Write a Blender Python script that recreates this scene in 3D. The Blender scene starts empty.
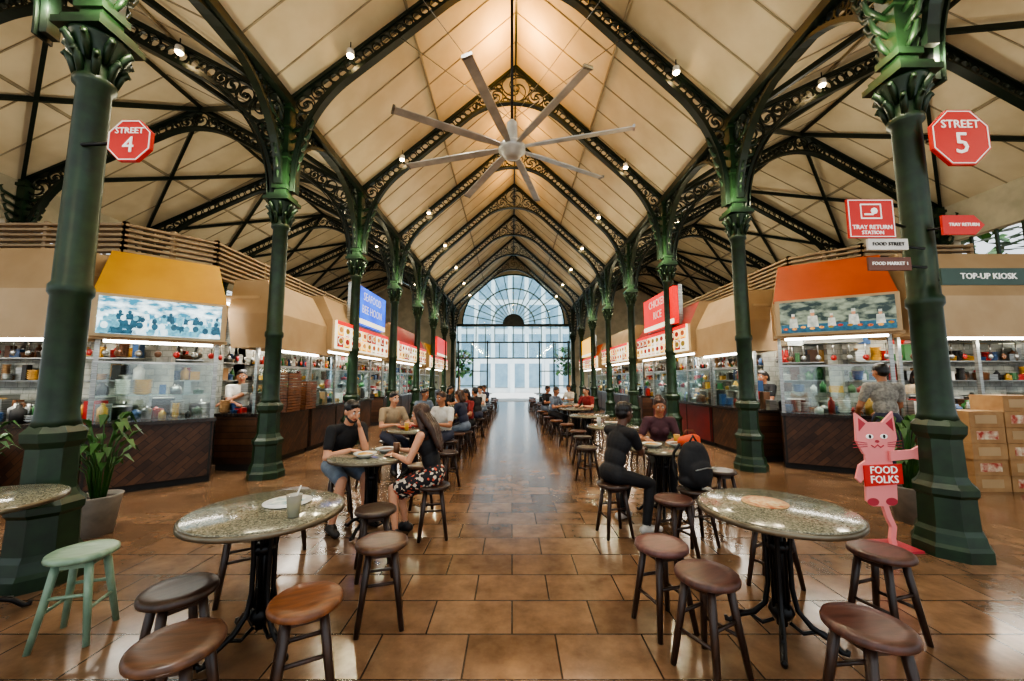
import bpy, math, random
import numpy as np
from mathutils import Vector, Matrix
random.seed(7)
scene = bpy.context.scene
PI = math.pi
V = Vector
try:
    scene.view_settings.look = 'AgX - Medium High Contrast'
except Exception:
    pass

# ------------------------------------------------------------------ materials
def lin(c):
    out = []
    for x in c[:3]:
        x = x / 255.0
        out.append(x / 12.92 if x <= 0.04045 else ((x + 0.055) / 1.055) ** 2.4)
    return (out[0], out[1], out[2], 1.0)

def M(name, c1, c2=None, scale=6.0, rough=0.5, metal=0.0, bump=0.0, emit=0.0, ramp=(0.35, 0.65),
      stretch=(1, 1, 1), detail=4, trans=0.0):
    m = bpy.data.materials.new(name)
    m.use_nodes = True
    nt = m.node_tree
    b = nt.nodes['Principled BSDF']
    b.inputs['Roughness'].default_value = rough
    b.inputs['Metallic'].default_value = metal
    if trans:
        b.inputs['Transmission Weight'].default_value = trans
    if c2 is None:
        c2 = tuple(max(0, x * 0.86) for x in c1)
    tc = nt.nodes.new('ShaderNodeTexCoord')
    mp = nt.nodes.new('ShaderNodeMapping')
    mp.inputs['Scale'].default_value = stretch
    nz = nt.nodes.new('ShaderNodeTexNoise')
    nz.inputs['Scale'].default_value = scale
    nz.inputs['Detail'].default_value = detail
    cr = nt.nodes.new('ShaderNodeValToRGB')
    cr.color_ramp.elements[0].position = ramp[0]
    cr.color_ramp.elements[1].position = ramp[1]
    cr.color_ramp.elements[0].color = lin(c2)
    cr.color_ramp.elements[1].color = lin(c1)
    nt.links.new(tc.outputs['Object'], mp.inputs['Vector'])
    nt.links.new(mp.outputs['Vector'], nz.inputs['Vector'])
    nt.links.new(nz.outputs['Fac'], cr.inputs['Fac'])
    nt.links.new(cr.outputs['Color'], b.inputs['Base Color'])
    if emit:
        nt.links.new(cr.outputs['Color'], b.inputs['Emission Color'])
        b.inputs['Emission Strength'].default_value = emit
    if bump:
        bp = nt.nodes.new('ShaderNodeBump')
        bp.inputs['Strength'].default_value = bump
        bp.inputs['Distance'].default_value = 0.02
        nt.links.new(nz.outputs['Fac'], bp.inputs['Height'])
        nt.links.new(bp.outputs['Normal'], b.inputs['Normal'])
    return m

def brick_mat(name, c1, c2, mortar, bw, rh, msize=0.006, rough=0.35, rot=0.0, swap=None, bump=0.2, lo=0.45, hi=1.25):
    m = bpy.data.materials.new(name)
    m.use_nodes = True
    nt = m.node_tree
    b = nt.nodes['Principled BSDF']
    b.inputs['Roughness'].default_value = rough
    tc = nt.nodes.new('ShaderNodeTexCoord')
    mp = nt.nodes.new('ShaderNodeMapping')
    if swap:
        mp.inputs['Rotation'].default_value = swap
    mp2 = nt.nodes.new('ShaderNodeMapping')
    mp2.inputs['Rotation'].default_value = (0, 0, rot)
    br = nt.nodes.new('ShaderNodeTexBrick')
    br.inputs['Scale'].default_value = 1.0
    br.inputs['Color1'].default_value = lin(c1)
    br.inputs['Color2'].default_value = lin(c2)
    br.inputs['Mortar'].default_value = lin(mortar)
    br.inputs['Brick Width'].default_value = bw
    br.inputs['Row Height'].default_value = rh
    br.inputs['Mortar Size'].default_value = msize
    br.inputs['Mortar Smooth'].default_value = 0.3
    nz = nt.nodes.new('ShaderNodeTexNoise')
    nz.inputs['Scale'].default_value = 4.2
    nz.inputs['Detail'].default_value = 8
    nz.inputs['Roughness'].default_value = 0.65
    mx = nt.nodes.new('ShaderNodeMix')
    mx.data_type = 'RGBA'
    mx.blend_type = 'MULTIPLY'
    mx.inputs[0].default_value = 0.8
    cr = nt.nodes.new('ShaderNodeValToRGB')
    cr.color_ramp.elements[0].position = 0.32
    cr.color_ramp.elements[1].position = 0.68
    cr.color_ramp.elements[0].color = (lo, lo * 0.95, lo * 0.9, 1)
    cr.color_ramp.elements[1].color = (hi, hi, hi, 1)
    L = nt.links.new
    L(tc.outputs['Object'], mp.inputs['Vector'])
    L(mp.outputs['Vector'], mp2.inputs['Vector'])
    L(mp2.outputs['Vector'], br.inputs['Vector'])
    L(tc.outputs['Object'], nz.inputs['Vector'])
    L(nz.outputs['Fac'], cr.inputs['Fac'])
    L(br.outputs['Color'], mx.inputs[6])
    L(cr.outputs['Color'], mx.inputs[7])
    L(mx.outputs[2], b.inputs['Base Color'])
    bp = nt.nodes.new('ShaderNodeBump')
    bp.inputs['Strength'].default_value = bump
    bp.inputs['Distance'].default_value = 0.004
    inv = nt.nodes.new('ShaderNodeMath')
    inv.operation = 'SUBTRACT'
    inv.inputs[0].default_value = 1.0
    L(br.outputs['Fac'], inv.inputs[1])
    L(inv.outputs[0], bp.inputs['Height'])
    L(bp.outputs['Normal'], b.inputs['Normal'])
    return m

def glass_mat(name, tint=(0.9, 0.97, 0.96), gl=0.12):
    m = bpy.data.materials.new(name)
    m.use_nodes = True
    nt = m.node_tree
    for n in list(nt.nodes):
        nt.nodes.remove(n)
    o = nt.nodes.new('ShaderNodeOutputMaterial')
    t = nt.nodes.new('ShaderNodeBsdfTransparent')
    t.inputs['Color'].default_value = (*tint, 1)
    g = nt.nodes.new('ShaderNodeBsdfGlossy')
    g.inputs['Roughness'].default_value = 0.05
    mx = nt.nodes.new('ShaderNodeMixShader')
    mx.inputs[0].default_value = gl
    nt.links.new(t.outputs[0], mx.inputs[1])
    nt.links.new(g.outputs[0], mx.inputs[2])
    nt.links.new(mx.outputs[0], o.inputs['Surface'])
    return m

def speck_mat(name, cols, scale, rough=0.3, emit=0):
    m = bpy.data.materials.new(name)
    m.use_nodes = True
    nt = m.node_tree
    b = nt.nodes['Principled BSDF']
    b.inputs['Roughness'].default_value = rough
    tc = nt.nodes.new('ShaderNodeTexCoord')
    vo = nt.nodes.new('ShaderNodeTexVoronoi')
    vo.inputs['Scale'].default_value = scale
    sp = nt.nodes.new('ShaderNodeSeparateColor')
    cr = nt.nodes.new('ShaderNodeValToRGB')
    cr.color_ramp.interpolation = 'CONSTANT'
    els = cr.color_ramp.elements
    n = len(cols)
    els[0].position = 0
    els[0].color = lin(cols[0])
    els[1].position = 1.0 / n
    els[1].color = lin(cols[1])
    for i in range(2, n):
        e = els.new(i / n)
        e.color = lin(cols[i])
    nt.links.new(tc.outputs['Object'], vo.inputs['Vector'])
    nt.links.new(vo.outputs['Color'], sp.inputs['Color'])
    nt.links.new(sp.outputs[0], cr.inputs['Fac'])
    nt.links.new(cr.outputs['Color'], b.inputs['Base Color'])
    if emit:
        nt.links.new(cr.outputs['Color'], b.inputs['Emission Color'])
        b.inputs['Emission Strength'].default_value = emit
    return m

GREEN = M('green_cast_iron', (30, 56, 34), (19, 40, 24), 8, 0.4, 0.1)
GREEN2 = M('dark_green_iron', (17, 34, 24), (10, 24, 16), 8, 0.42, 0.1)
CEIL = M('cream_ceiling_panel', (222, 210, 182), (204, 190, 160), 1.2, 0.7)
BATTEN = M('batten_paint', (160, 150, 128), None, 3, 0.6)
FLOOR = brick_mat('brown_floor_tile', (130, 102, 78), (102, 78, 58), (50, 38, 30), 0.52, 0.36, 0.006, 0.17, bump=0.5)
WOODH = brick_mat('herringbone_wood', (88, 58, 38), (52, 33, 23), (20, 15, 12), 0.3, 0.075, 0.004, 0.4,
                  rot=PI / 4, swap=(PI / 2, 0, 0))
TILEW = brick_mat('kitchen_wall_tile', (170, 172, 160), (150, 154, 146), (100, 102, 98), 0.2, 0.1, 0.004, 0.3,
                  swap=(PI / 2, 0, 0))
STONE = M('dark_countertop', (52, 44, 40), (30, 26, 24), 30, 0.2)
BLACK = M('black_iron', (22, 22, 24), None, 10, 0.35, 0.5)
DARK = M('dark_panel', (30, 28, 27), None, 10, 0.6)
STEEL = M('brushed_steel', (170, 172, 168), (126, 128, 126), 4, 0.28, 0.9, stretch=(1, 1, 20))
ALU = M('fan_aluminium', (196, 196, 190), (170, 170, 166), 5, 0.35, 0.35)
GRANITE = speck_mat('grey_green_granite', [(112, 112, 98), (96, 96, 84), (134, 132, 114), (78, 78, 68), (120, 118, 102), (148, 144, 124), (104, 104, 90)], 130, 0.13)
RIM = M('table_metal_rim', (120, 112, 96), None, 10, 0.3, 0.8)
BEIGE = M('beige_panel', (176, 148, 110), (164, 136, 98), 2, 0.6)
BEIGE2 = M('light_beige_panel', (196, 170, 132), (184, 156, 118), 2, 0.6)
YELLOW = M('yellow_hood', (204, 150, 20), (188, 134, 18), 2, 0.5)
ORANGE = M('orange_hood', (186, 78, 26), (168, 68, 22), 2, 0.5)
REDH = M('red_hood', (160, 36, 26), (140, 32, 24), 2, 0.5)
SLAT = M('wood_slats', (160, 138, 106), (136, 114, 86), 4, 0.6, stretch=(1, 1, 8))
WHITE = M('white_paint', (235, 235, 230), None, 4, 0.5)
RED = M('sign_red', (196, 34, 26), (186, 30, 22), 2, 0.45, emit=0.12)
WTXT = M('sign_white', (245, 245, 240), (240, 240, 235), 2, 0.5, emit=0.25)
GLASS = glass_mat('clear_glass', gl=0.08)
GLASSW = glass_mat('window_glass', (0.9, 0.97, 0.99), 0.06)
TUBE = M('fluorescent_tube', (255, 250, 235), (255, 250, 235), 1, 0.5, emit=16)
BULB = M('warm_bulb', (255, 220, 160), (255, 220, 160), 1, 0.5, emit=60)
CARD = M('cardboard', (166, 130, 88), (146, 110, 72), 5, 0.8)
PINK = M('cat_pink', (232, 142, 142), (226, 132, 134), 2, 0.5, emit=0.08)
PINKD = M('cat_dark_pink', (186, 56, 72), None, 2, 0.5)
LEAF = M('leaf_green', (60, 106, 44), (30, 68, 26), 6, 0.5)
POTW = M('planter_grey', (140, 134, 124), None, 8, 0.6)
SOIL = M('soil', (50, 36, 26), None, 30, 0.9)
BLUE = M('blue_lightbox', (14, 86, 210), (8, 56, 180), 3, 0.4, emit=2.4)
WBOX = M('white_lightbox', (228, 220, 190), (216, 206, 174), 3, 0.4, emit=1.9)
REDL = M('red_lightbox', (200, 22, 20), (180, 16, 16), 3, 0.4, emit=1.8)
YEL = M('yellow_lightbox', (250, 190, 40), (240, 170, 30), 3, 0.4, emit=1.8)
def dish(n, a, c):
    return M(n, a, c, 40, 0.5, emit=1.2)
FOODM = [dish('dish_photo_a', (190, 96, 40), (96, 44, 20)), dish('dish_photo_b', (220, 166, 70), (140, 70, 24)),
         dish('dish_photo_c', (80, 120, 40), (150, 60, 24)), dish('dish_photo_d', (170, 40, 24), (80, 24, 16))]
SCREEN_L = M('screen_picture_teal', (214, 236, 240), (40, 110, 136), 7, 0.3, emit=1.9, detail=12, ramp=(0.4, 0.6), stretch=(1, 1, 2.2))
TEAL = [M('screen_teal_dark', (36, 84, 104), (24, 60, 78), 20, 0.3, emit=1.2), M('screen_teal_mid', (110, 170, 186), (70, 130, 150), 20, 0.3, emit=1.4),
        M('screen_teal_light', (220, 236, 238), (180, 212, 220), 20, 0.3, emit=1.5)]
CHEF = M('screen_chef_white', (196, 198, 186), (150, 156, 146), 14, 0.3, emit=0.8)
SCREEN_R = M('screen_picture_kitchen', (120, 130, 110), (30, 44, 42), 6, 0.3, emit=1.1, detail=10, ramp=(0.4, 0.6), stretch=(1, 1, 2))
SKP = M('screen_skin', (190, 136, 98), None, 10, 0.4, emit=0.8)
CLUT = [M('item_white', (215, 215, 206), None, 8, 0.4), M('item_red', (170, 30, 24), None, 8, 0.4),
        M('item_green', (46, 100, 50), None, 8, 0.4), M('item_yellow', (200, 150, 50), None, 8, 0.4),
        M('item_brown', (104, 68, 42), None, 8, 0.5), M('item_blue', (50, 84, 130), None, 8, 0.4), STEEL, STEEL, DARK, CARD]

# ------------------------------------------------------------------ builder
class B:
    def __init__(s):
        s.v, s.f, s.mi, s.sm, s.mats = [], [], [], [], []
    def m(s, mat):
        if mat not in s.mats:
            s.mats.append(mat)
        return s.mats.index(mat)
    def add(s, vs, fs, mat, smooth=False, X=None):
        o = len(s.v)
        if X is not None:
            vs = [X @ V(p) for p in vs]
        s.v.extend([tuple(p) for p in vs])
        k = s.m(mat)
        for f in fs:
            s.f.append(tuple(i + o for i in f))
            s.mi.append(k)
            s.sm.append(smooth)
    def box(s, lo, hi, mat, X=None):
        x0, y0, z0 = lo
        x1, y1, z1 = hi
        vs = [(x0, y0, z0), (x1, y0, z0), (x1, y1, z0), (x0, y1, z0), (x0, y0, z1), (x1, y0, z1), (x1, y1, z1), (x0, y1, z1)]
        s.add(vs, [(3, 2, 1, 0), (4, 5, 6, 7), (0, 1, 5, 4), (1, 2, 6, 5), (2, 3, 7, 6), (3, 0, 4, 7)], mat, False, X)
    def cbox(s, c, d, mat, X=None):
        s.box([c[i] - d[i] / 2 for i in range(3)], [c[i] + d[i] / 2 for i in range(3)], mat, X)
    def beam(s, a, b, w, h, mat):
        a, b = V(a), V(b)
        d = (b - a)
        L = d.length
        d.normalize()
        up = V((0, 0, 1)) if abs(d.z) < 0.95 else V((1, 0, 0))
        sx = d.cross(up).normalized()
        uz = sx.cross(d)
        X = Matrix(((sx.x, d.x, uz.x, a.x), (sx.y, d.y, uz.y, a.y), (sx.z, d.z, uz.z, a.z), (0, 0, 0, 1)))
        s.box((-w / 2, 0, -h / 2), (w / 2, L, h / 2), mat, X)
    def lathe(s, prof, mat, n=16, c=(0, 0, 0), X=None, smooth=True, phase=0.0):
        vs, fs = [], []
        for r, z in prof:
            for i in range(n):
                a = 2 * PI * i / n + phase
                vs.append((c[0] + r * math.cos(a), c[1] + r * math.sin(a), c[2] + z))
        for j in range(len(prof) - 1):
            for i in range(n):
                k = (i + 1) % n
                fs.append((j * n + i, j * n + k, (j + 1) * n + k, (j + 1) * n + i))
        fs.append(tuple(range(n - 1, -1, -1)))
        t = (len(prof) - 1) * n
        fs.append(tuple(range(t, t + n)))
        s.add(vs, fs, mat, smooth, X)
    def tube(s, pts, r, mat, n=8, closed=False, smooth=True):
        pts = [V(p) for p in pts]
        N = len(pts)
        rs = r if isinstance(r, (list, tuple)) else [r] * N
        vs, fs = [], []
        prev = None
        for i, p in enumerate(pts):
            if closed:
                d = pts[(i + 1) % N] - pts[i - 1]
            else:
                d = pts[min(i + 1, N - 1)] - pts[max(i - 1, 0)]
            d.normalize()
            if prev is None:
                up = V((0, 0, 1)) if abs(d.z) < 0.9 else V((1, 0, 0))
                a = d.cross(up).normalized()
            else:
                a = (prev - d * prev.dot(d)).normalized()
            prev = a
            b = d.cross(a)
            for k in range(n):
                t = 2 * PI * k / n
                vs.append(p + a * (rs[i] * math.cos(t)) + b * (rs[i] * math.sin(t)))
        M_ = N if closed else N - 1
        for j in range(M_):
            j2 = (j + 1) % N
            for k in range(n):
                k2 = (k + 1) % n
                fs.append((j * n + k, j * n + k2, j2 * n + k2, j2 * n + k))
        if not closed:
            fs.append(tuple(range(n - 1, -1, -1)))
            fs.append(tuple(range((N - 1) * n, N * n)))
        s.add(vs, fs, mat, smooth)
    def ell(s, c, r, mat, n=12, m=8, R=None):
        if not isinstance(r, (tuple, list)):
            r = (r, r, r)
        vs, fs = [], []
        for j in range(m + 1):
            ph = PI * j / m
            for i in range(n):
                th = 2 * PI * i / n
                p = V((r[0] * math.sin(ph) * math.cos(th), r[1] * math.sin(ph) * math.sin(th), -r[2] * math.cos(ph)))
                if R is not None:
                    p = R @ p
                vs.append(p + V(c))
        for j in range(m):
            for i in range(n):
                k = (i + 1) % n
                fs.append((j * n + i, j * n + k, (j + 1) * n + k, (j + 1) * n + i))
        s.add(vs, fs, mat, True)
    def strip(s, pts, ty, d, mat, closed=False, y=0.0):
        """rectangular section swept along a path lying in the XZ plane"""
        N = len(pts)
        vs, fs = [], []
        for i in range(N):
            if closed:
                a, b = pts[i - 1], pts[(i + 1) % N]
            else:
                a, b = pts[max(i - 1, 0)], pts[min(i + 1, N - 1)]
            tx, tz = b[0] - a[0], b[1] - a[1]
            l = math.hypot(tx, tz) or 1
            nx, nz = -tz / l * d / 2, tx / l * d / 2
            x, z = pts[i]
            vs += [(x - nx, y - ty / 2, z - nz), (x + nx, y - ty / 2, z + nz), (x + nx, y + ty / 2, z + nz), (x - nx, y + ty / 2, z - nz)]
        for j in range(N if closed else N - 1):
            k = (j + 1) % N
            for q in range(4):
                q2 = (q + 1) % 4
                fs.append((j * 4 + q, j * 4 + q2, k * 4 + q2, k * 4 + q))
        if not closed:
            fs += [(3, 2, 1, 0), tuple((N - 1) * 4 + q for q in range(4))]
        s.add(vs, fs, mat)
    def flat(s, pts, y0, y1, mat, X=None):
        """polygon in XZ plane extruded from y0 to y1"""
        n = len(pts)
        vs = [(x, y0, z) for x, z in pts] + [(x, y1, z) for x, z in pts]
        fs = [tuple(range(n)), tuple(range(2 * n - 1, n - 1, -1))]
        for i in range(n):
            k = (i + 1) % n
            fs.append((i, i + n, k + n, k))
        s.add(vs, fs, mat, False, X)
    def text(s, txt, size, X, mat, ext=0.003):
        cu = bpy.data.curves.new('t', 'FONT')
        cu.body = txt
        cu.size = size
        cu.align_x = 'CENTER'
        cu.align_y = 'CENTER'
        cu.extrude = ext
        cu.resolution_u = 2
        ob = bpy.data.objects.new('t', cu)
        scene.collection.objects.link(ob)
        bpy.context.view_layer.update()
        me = bpy.data.meshes.new_from_object(ob.evaluated_get(bpy.context.evaluated_depsgraph_get()))
        R = X @ Matrix.Rotation(PI / 2, 4, 'X')
        s.add([v.co.copy() for v in me.vertices], [tuple(p.vertices) for p in me.polygons], mat, False, R)
        bpy.data.objects.remove(ob)
        bpy.data.meshes.remove(me)
        bpy.data.curves.remove(cu)
    def mesh(s, name):
        me = bpy.data.meshes.new(name)
        me.from_pydata(s.v, [], s.f)
        for mt in s.mats:
            me.materials.append(mt)
        me.polygons.foreach_set('material_index', s.mi)
        me.polygons.foreach_set('use_smooth', s.sm)
        me.update()
        return me
    def build(s, name, loc=(0, 0, 0), rz=0.0, bevel=0.0, X=None):
        return place(s.mesh(name), name, loc, rz, bevel, X)

def place(me, name, loc=(0, 0, 0), rz=0.0, bevel=0.0, X=None):
    o = bpy.data.objects.new(name, me)
    scene.collection.objects.link(o)
    if X is not None:
        o.matrix_world = X
    else:
        o.location = loc
        o.rotation_euler = (0, 0, rz)
    if bevel:
        md = o.modifiers.new('bevel', 'BEVEL')
        md.width = bevel
        md.segments = 2
        md.limit_method = 'ANGLE'
        md.angle_limit = math.radians(40)
    return o

def T(x, y, z):
    return Matrix.Translation((x, y, z))

# ------------------------------------------------------------------ camera
cam_d = bpy.data.cameras.new('camera')
cam = bpy.data.objects.new('camera', cam_d)
scene.collection.objects.link(cam)
cam.location = (0, 0, 1.53)
cam.rotation_euler = (PI / 2 + math.atan(0.1), 0, 0)
cam_d.sensor_width = 36
cam_d.lens = 390 / 1024 * 36
cam_d.clip_start = 0.05
scene.camera = cam

# ------------------------------------------------------------------ world
w = bpy.data.worlds.new('sky')
scene.world = w
w.use_nodes = True
bg = w.node_tree.nodes['Background']
bg.inputs['Color'].default_value = (0.88, 0.95, 1.0, 1)
bg.inputs['Strength'].default_value = 1.5

def lamp(name, kind, loc, power, color=(1, 1, 1), size=0.1, rot=(0, 0, 0), sy=None, spot=None):
    d = bpy.data.lights.new(name, kind)
    d.energy = power
    d.color = color
    if kind == 'AREA':
        d.size = size
        if sy:
            d.shape = 'RECTANGLE'
            d.size_y = sy
    elif kind != 'SUN':
        d.shadow_soft_size = size
    if kind == 'SPOT':
        d.spot_size = spot or 1.6
        d.spot_blend = 0.7
    o = bpy.data.objects.new(name, d)
    scene.collection.objects.link(o)
    o.location = loc
    o.rotation_euler = rot
    return o

# ------------------------------------------------------------------ hall layout
CX = 0.1
W = 4.0
SP = 3.2
SK = math.atan(0.5 / 7.8)
planes = list(range(-1, 8))
def hall(lx, k, z=0.0):
    """point in the hall: lx across from the nave axis, k column plane"""
    return V((CX + lx * math.cos(SK), 3.4 + SP * k + lx * math.sin(SK), z))

# floor
b = B()
b.box((-30, -12, -0.1), (30, 70, 0), FLOOR)
b.build('floor')

# ceiling
ZE, ZR, ZS = 6.42, 10.08, 8.5
XL, XR = CX - W, CX + W
prof = [(XL - 2 * W, ZE - 0.1), (XL - W, ZS), (XL, ZE), (CX, ZR), (XR, ZE), (XR + W, ZS), (XR + 2 * W, ZE - 0.1)]
b = B()
Y0, Y1 = -2.5, 27.2
for i in range(6):
    (xa, za), (xb, zb) = prof[i], prof[i + 1]
    b.add([(xa, Y0, za), (xb, Y0, zb), (xb, Y1, zb), (xa, Y1, za), (xa, Y0, za + 0.12), (xb, Y0, zb + 0.12), (xb, Y1, zb + 0.12), (xa, Y1, za + 0.12)],
          [(0, 1, 2, 3), (7, 6, 5, 4), (0, 4, 5, 1), (3, 2, 6, 7), (0, 3, 7, 4), (1, 5, 6, 2)], CEIL)
b.build('ceiling')
b = B()
for i in range(6):
    (xa, za), (xb, zb) = prof[i], prof[i + 1]
    y = Y0 + 0.4
    while y < Y1:
        b.beam((xa, y, za - 0.008), (xb, y, zb - 0.008), 0.022, 0.02, BATTEN)
        y += 0.8
b.build('ceiling_battens')
b = B()
for i in range(6):
    (xa, za), (xb, zb) = prof[i], prof[i + 1]
    for t in (0.5,):
        x, z = xa + (xb - xa) * t, za + (zb - za) * t - 0.04
        b.beam((x, Y0, z), (x, Y1, z), 0.04, 0.06, BATTEN)
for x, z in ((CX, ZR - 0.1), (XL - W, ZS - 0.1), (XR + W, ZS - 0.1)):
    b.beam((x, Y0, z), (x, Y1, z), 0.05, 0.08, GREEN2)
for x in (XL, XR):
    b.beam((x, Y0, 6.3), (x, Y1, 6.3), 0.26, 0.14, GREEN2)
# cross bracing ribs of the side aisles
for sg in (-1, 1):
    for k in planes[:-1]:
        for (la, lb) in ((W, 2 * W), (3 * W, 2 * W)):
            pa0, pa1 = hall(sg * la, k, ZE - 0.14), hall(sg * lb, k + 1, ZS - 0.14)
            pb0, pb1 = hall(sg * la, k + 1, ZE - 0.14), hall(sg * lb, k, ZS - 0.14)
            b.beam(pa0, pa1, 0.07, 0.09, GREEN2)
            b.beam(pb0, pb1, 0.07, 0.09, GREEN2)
b.build('roof_purlins')

# --- filigree packing
def pack(F, xs, zs, rmin=0.055, maxn=90, rmax=0.3):
    out = []
    for _ in range(maxn):
        i = np.argmax(F)
        r = F.flat[i]
        if r < rmin:
            break
        r = min(r, rmax)
        x, z = xs.flat[i], zs.flat[i]
        out.append((float(x), float(z), float(r)))
        F = np.minimum(F, np.hypot(xs - x, zs - z) - r)
    return out

def scroll(b, x, z, r, mat, ty=0.045, d=0.02):
    n = 14 if r > 0.12 else 9
    b.strip([(x + r * math.cos(2 * PI * i / n), z + r * math.sin(2 * PI * i / n)) for i in range(n)], ty, d, mat, True)
    if r > 0.1:
        k = 3 if r > 0.2 else 2
        a0 = (x * 7 + z * 3) % 6.28
        for q in range(k):
            c = a0 + 2 * PI * q / k
            pts = []
            for i in range(10):
                t = i / 9
                rr = r * (1 - 0.75 * t)
                an = c + t * 2.6
                pts.append((x + rr * math.cos(an), z + rr * math.sin(an)))
            b.strip(pts, ty * 0.8, d * 1.1, mat)
        b.strip([(x + r * 0.25 * math.cos(2 * PI * i / 8), z + r * 0.25 * math.sin(2 * PI * i / 8)) for i in range(8)], ty, d, mat, True)

def truss_mesh(Wd, ze, zr, R, rtop, zspring, gap=0.3):
    b = B()
    sl = (zr - ze) / Wd
    ca = 1 / math.hypot(1, sl)
    sa = sl * ca
    for sgn in (-1, 1):
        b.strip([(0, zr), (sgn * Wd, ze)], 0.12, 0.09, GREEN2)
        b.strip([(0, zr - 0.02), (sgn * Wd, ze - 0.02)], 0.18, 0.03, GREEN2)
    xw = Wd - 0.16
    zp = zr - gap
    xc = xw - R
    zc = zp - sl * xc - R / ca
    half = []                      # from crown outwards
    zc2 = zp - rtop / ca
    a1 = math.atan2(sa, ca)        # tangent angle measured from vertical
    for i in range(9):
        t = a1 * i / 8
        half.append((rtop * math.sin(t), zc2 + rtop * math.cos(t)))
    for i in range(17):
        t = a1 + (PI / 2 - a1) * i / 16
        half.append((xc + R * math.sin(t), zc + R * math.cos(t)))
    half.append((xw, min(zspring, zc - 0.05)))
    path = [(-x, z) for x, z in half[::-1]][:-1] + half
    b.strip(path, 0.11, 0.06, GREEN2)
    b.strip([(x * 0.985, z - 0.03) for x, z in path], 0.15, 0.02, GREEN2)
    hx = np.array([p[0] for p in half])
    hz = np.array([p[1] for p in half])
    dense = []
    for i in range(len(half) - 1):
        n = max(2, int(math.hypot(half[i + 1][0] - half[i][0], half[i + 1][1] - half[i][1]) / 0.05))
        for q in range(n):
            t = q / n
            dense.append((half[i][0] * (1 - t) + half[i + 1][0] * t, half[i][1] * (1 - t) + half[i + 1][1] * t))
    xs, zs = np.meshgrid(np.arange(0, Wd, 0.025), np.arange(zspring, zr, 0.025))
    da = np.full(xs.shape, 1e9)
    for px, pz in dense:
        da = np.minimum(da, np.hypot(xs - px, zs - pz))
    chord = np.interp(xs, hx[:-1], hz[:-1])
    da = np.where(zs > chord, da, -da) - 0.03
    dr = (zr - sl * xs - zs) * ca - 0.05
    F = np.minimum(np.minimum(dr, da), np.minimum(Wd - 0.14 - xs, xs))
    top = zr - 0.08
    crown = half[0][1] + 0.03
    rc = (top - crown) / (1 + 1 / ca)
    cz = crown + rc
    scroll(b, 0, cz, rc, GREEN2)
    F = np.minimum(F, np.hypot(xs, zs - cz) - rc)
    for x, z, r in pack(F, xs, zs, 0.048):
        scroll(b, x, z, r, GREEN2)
        scroll(b, -x, z, r, GREEN2)
    return b.mesh('roof_truss')

nave = truss_mesh(W, 6.3, 9.95, 2.5, 1.9, 4.7, 0.34)
side = truss_mesh(W, 6.3, 8.38, 2.5, 1.7, 4.7)
for k in planes:
    for lx, me in ((0, nave), (-2 * W, side), (2 * W, side)):
        place(me, 'roof_truss', hall(lx, k), SK)

# longitudinal arcade between columns
b = B()
R = 1.45
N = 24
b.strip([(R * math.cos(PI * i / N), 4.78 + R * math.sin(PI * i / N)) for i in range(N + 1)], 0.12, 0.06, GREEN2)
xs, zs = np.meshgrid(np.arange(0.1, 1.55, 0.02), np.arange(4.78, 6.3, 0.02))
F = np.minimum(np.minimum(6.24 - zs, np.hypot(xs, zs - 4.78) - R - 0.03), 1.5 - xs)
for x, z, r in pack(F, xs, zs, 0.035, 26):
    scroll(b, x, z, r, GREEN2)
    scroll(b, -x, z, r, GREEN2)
arcade = b.mesh('arcade_bracket')
for k in planes[:-1]:
    for lx in (-W, W):
        p = hall(lx, k)
        p.y += SP / 2
        place(arcade, 'arcade_bracket', p, PI / 2)

# columns
b = B()
b.lathe([(0.36, 0), (0.36, 0.09), (0.33, 0.12), (0.31, 0.2), (0.28, 0.24), (0.27, 0.5), (0.3, 0.53), (0.3, 0.58), (0.25, 0.62),
         (0.215, 0.68), (0.205, 1.0), (0.25, 1.05), (0.26, 1.12), (0.2, 1.17)], GREEN, 8, smooth=False, phase=PI / 8)
b.lathe([(0.2, 1.15), (0.175, 1.22), (0.165, 1.3), (0.16, 2.2), (0.185, 2.23), (0.185, 2.29), (0.16, 2.32), (0.15, 4.02), (0.19, 4.05), (0.19, 4.1),
         (0.16, 4.13), (0.17, 4.3), (0.26, 4.46), (0.27, 4.48)], GREEN, 20)
b.cbox((0, 0, 4.52), (0.56, 0.56, 0.06), GREEN)
b.cbox((0, 0, 4.58), (0.46, 0.46, 0.06), GREEN)
for tier, (zz, rr) in enumerate(((4.2, 0.2), (4.34, 0.24))):
    for i in range(8):
        a = 2 * PI * i / 8 + tier * PI / 8
        c, s_ = math.cos(a), math.sin(a)
        pts = [(c * 0.16, s_ * 0.16, zz - 0.1), (c * rr, s_ * rr, zz + 0.03), (c * (rr + 0.06), s_ * (rr + 0.06), zz + 0.08), (c * (rr + 0.08), s_ * (rr + 0.08), zz + 0.05)]
        b.tube(pts, [0.03, 0.045, 0.035, 0.015], GREEN, 6)
b.cbox((0, 0, 5.45), (0.26, 0.26, 1.75), GREEN)
for zz in (4.75, 5.3, 5.85, 6.2):
    b.cbox((0, 0, zz), (0.34, 0.34, 0.07), GREEN)
for i in range(4):
    a = PI / 2 * i
    c, s_ = math.cos(a), math.sin(a)
    for q in range(6):
        z0 = 4.8 + q * 0.2
        r0 = 0.12
        r1 = 0.22 + 0.07 * q
        b.tube([(c * r0, s_ * r0, z0), (c * r1, s_ * r1, z0 + 0.08), (c * (r1 + 0.06), s_ * (r1 + 0.06), z0 + 0.18), (c * r1, s_ * r1, z0 + 0.22)],
               [0.03, 0.04, 0.035, 0.015], GREEN, 6)
KS = 0.74
b.v = [(x * KS, y * KS, z) for x, y, z in b.v]
col = b.mesh('green_column')
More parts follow.
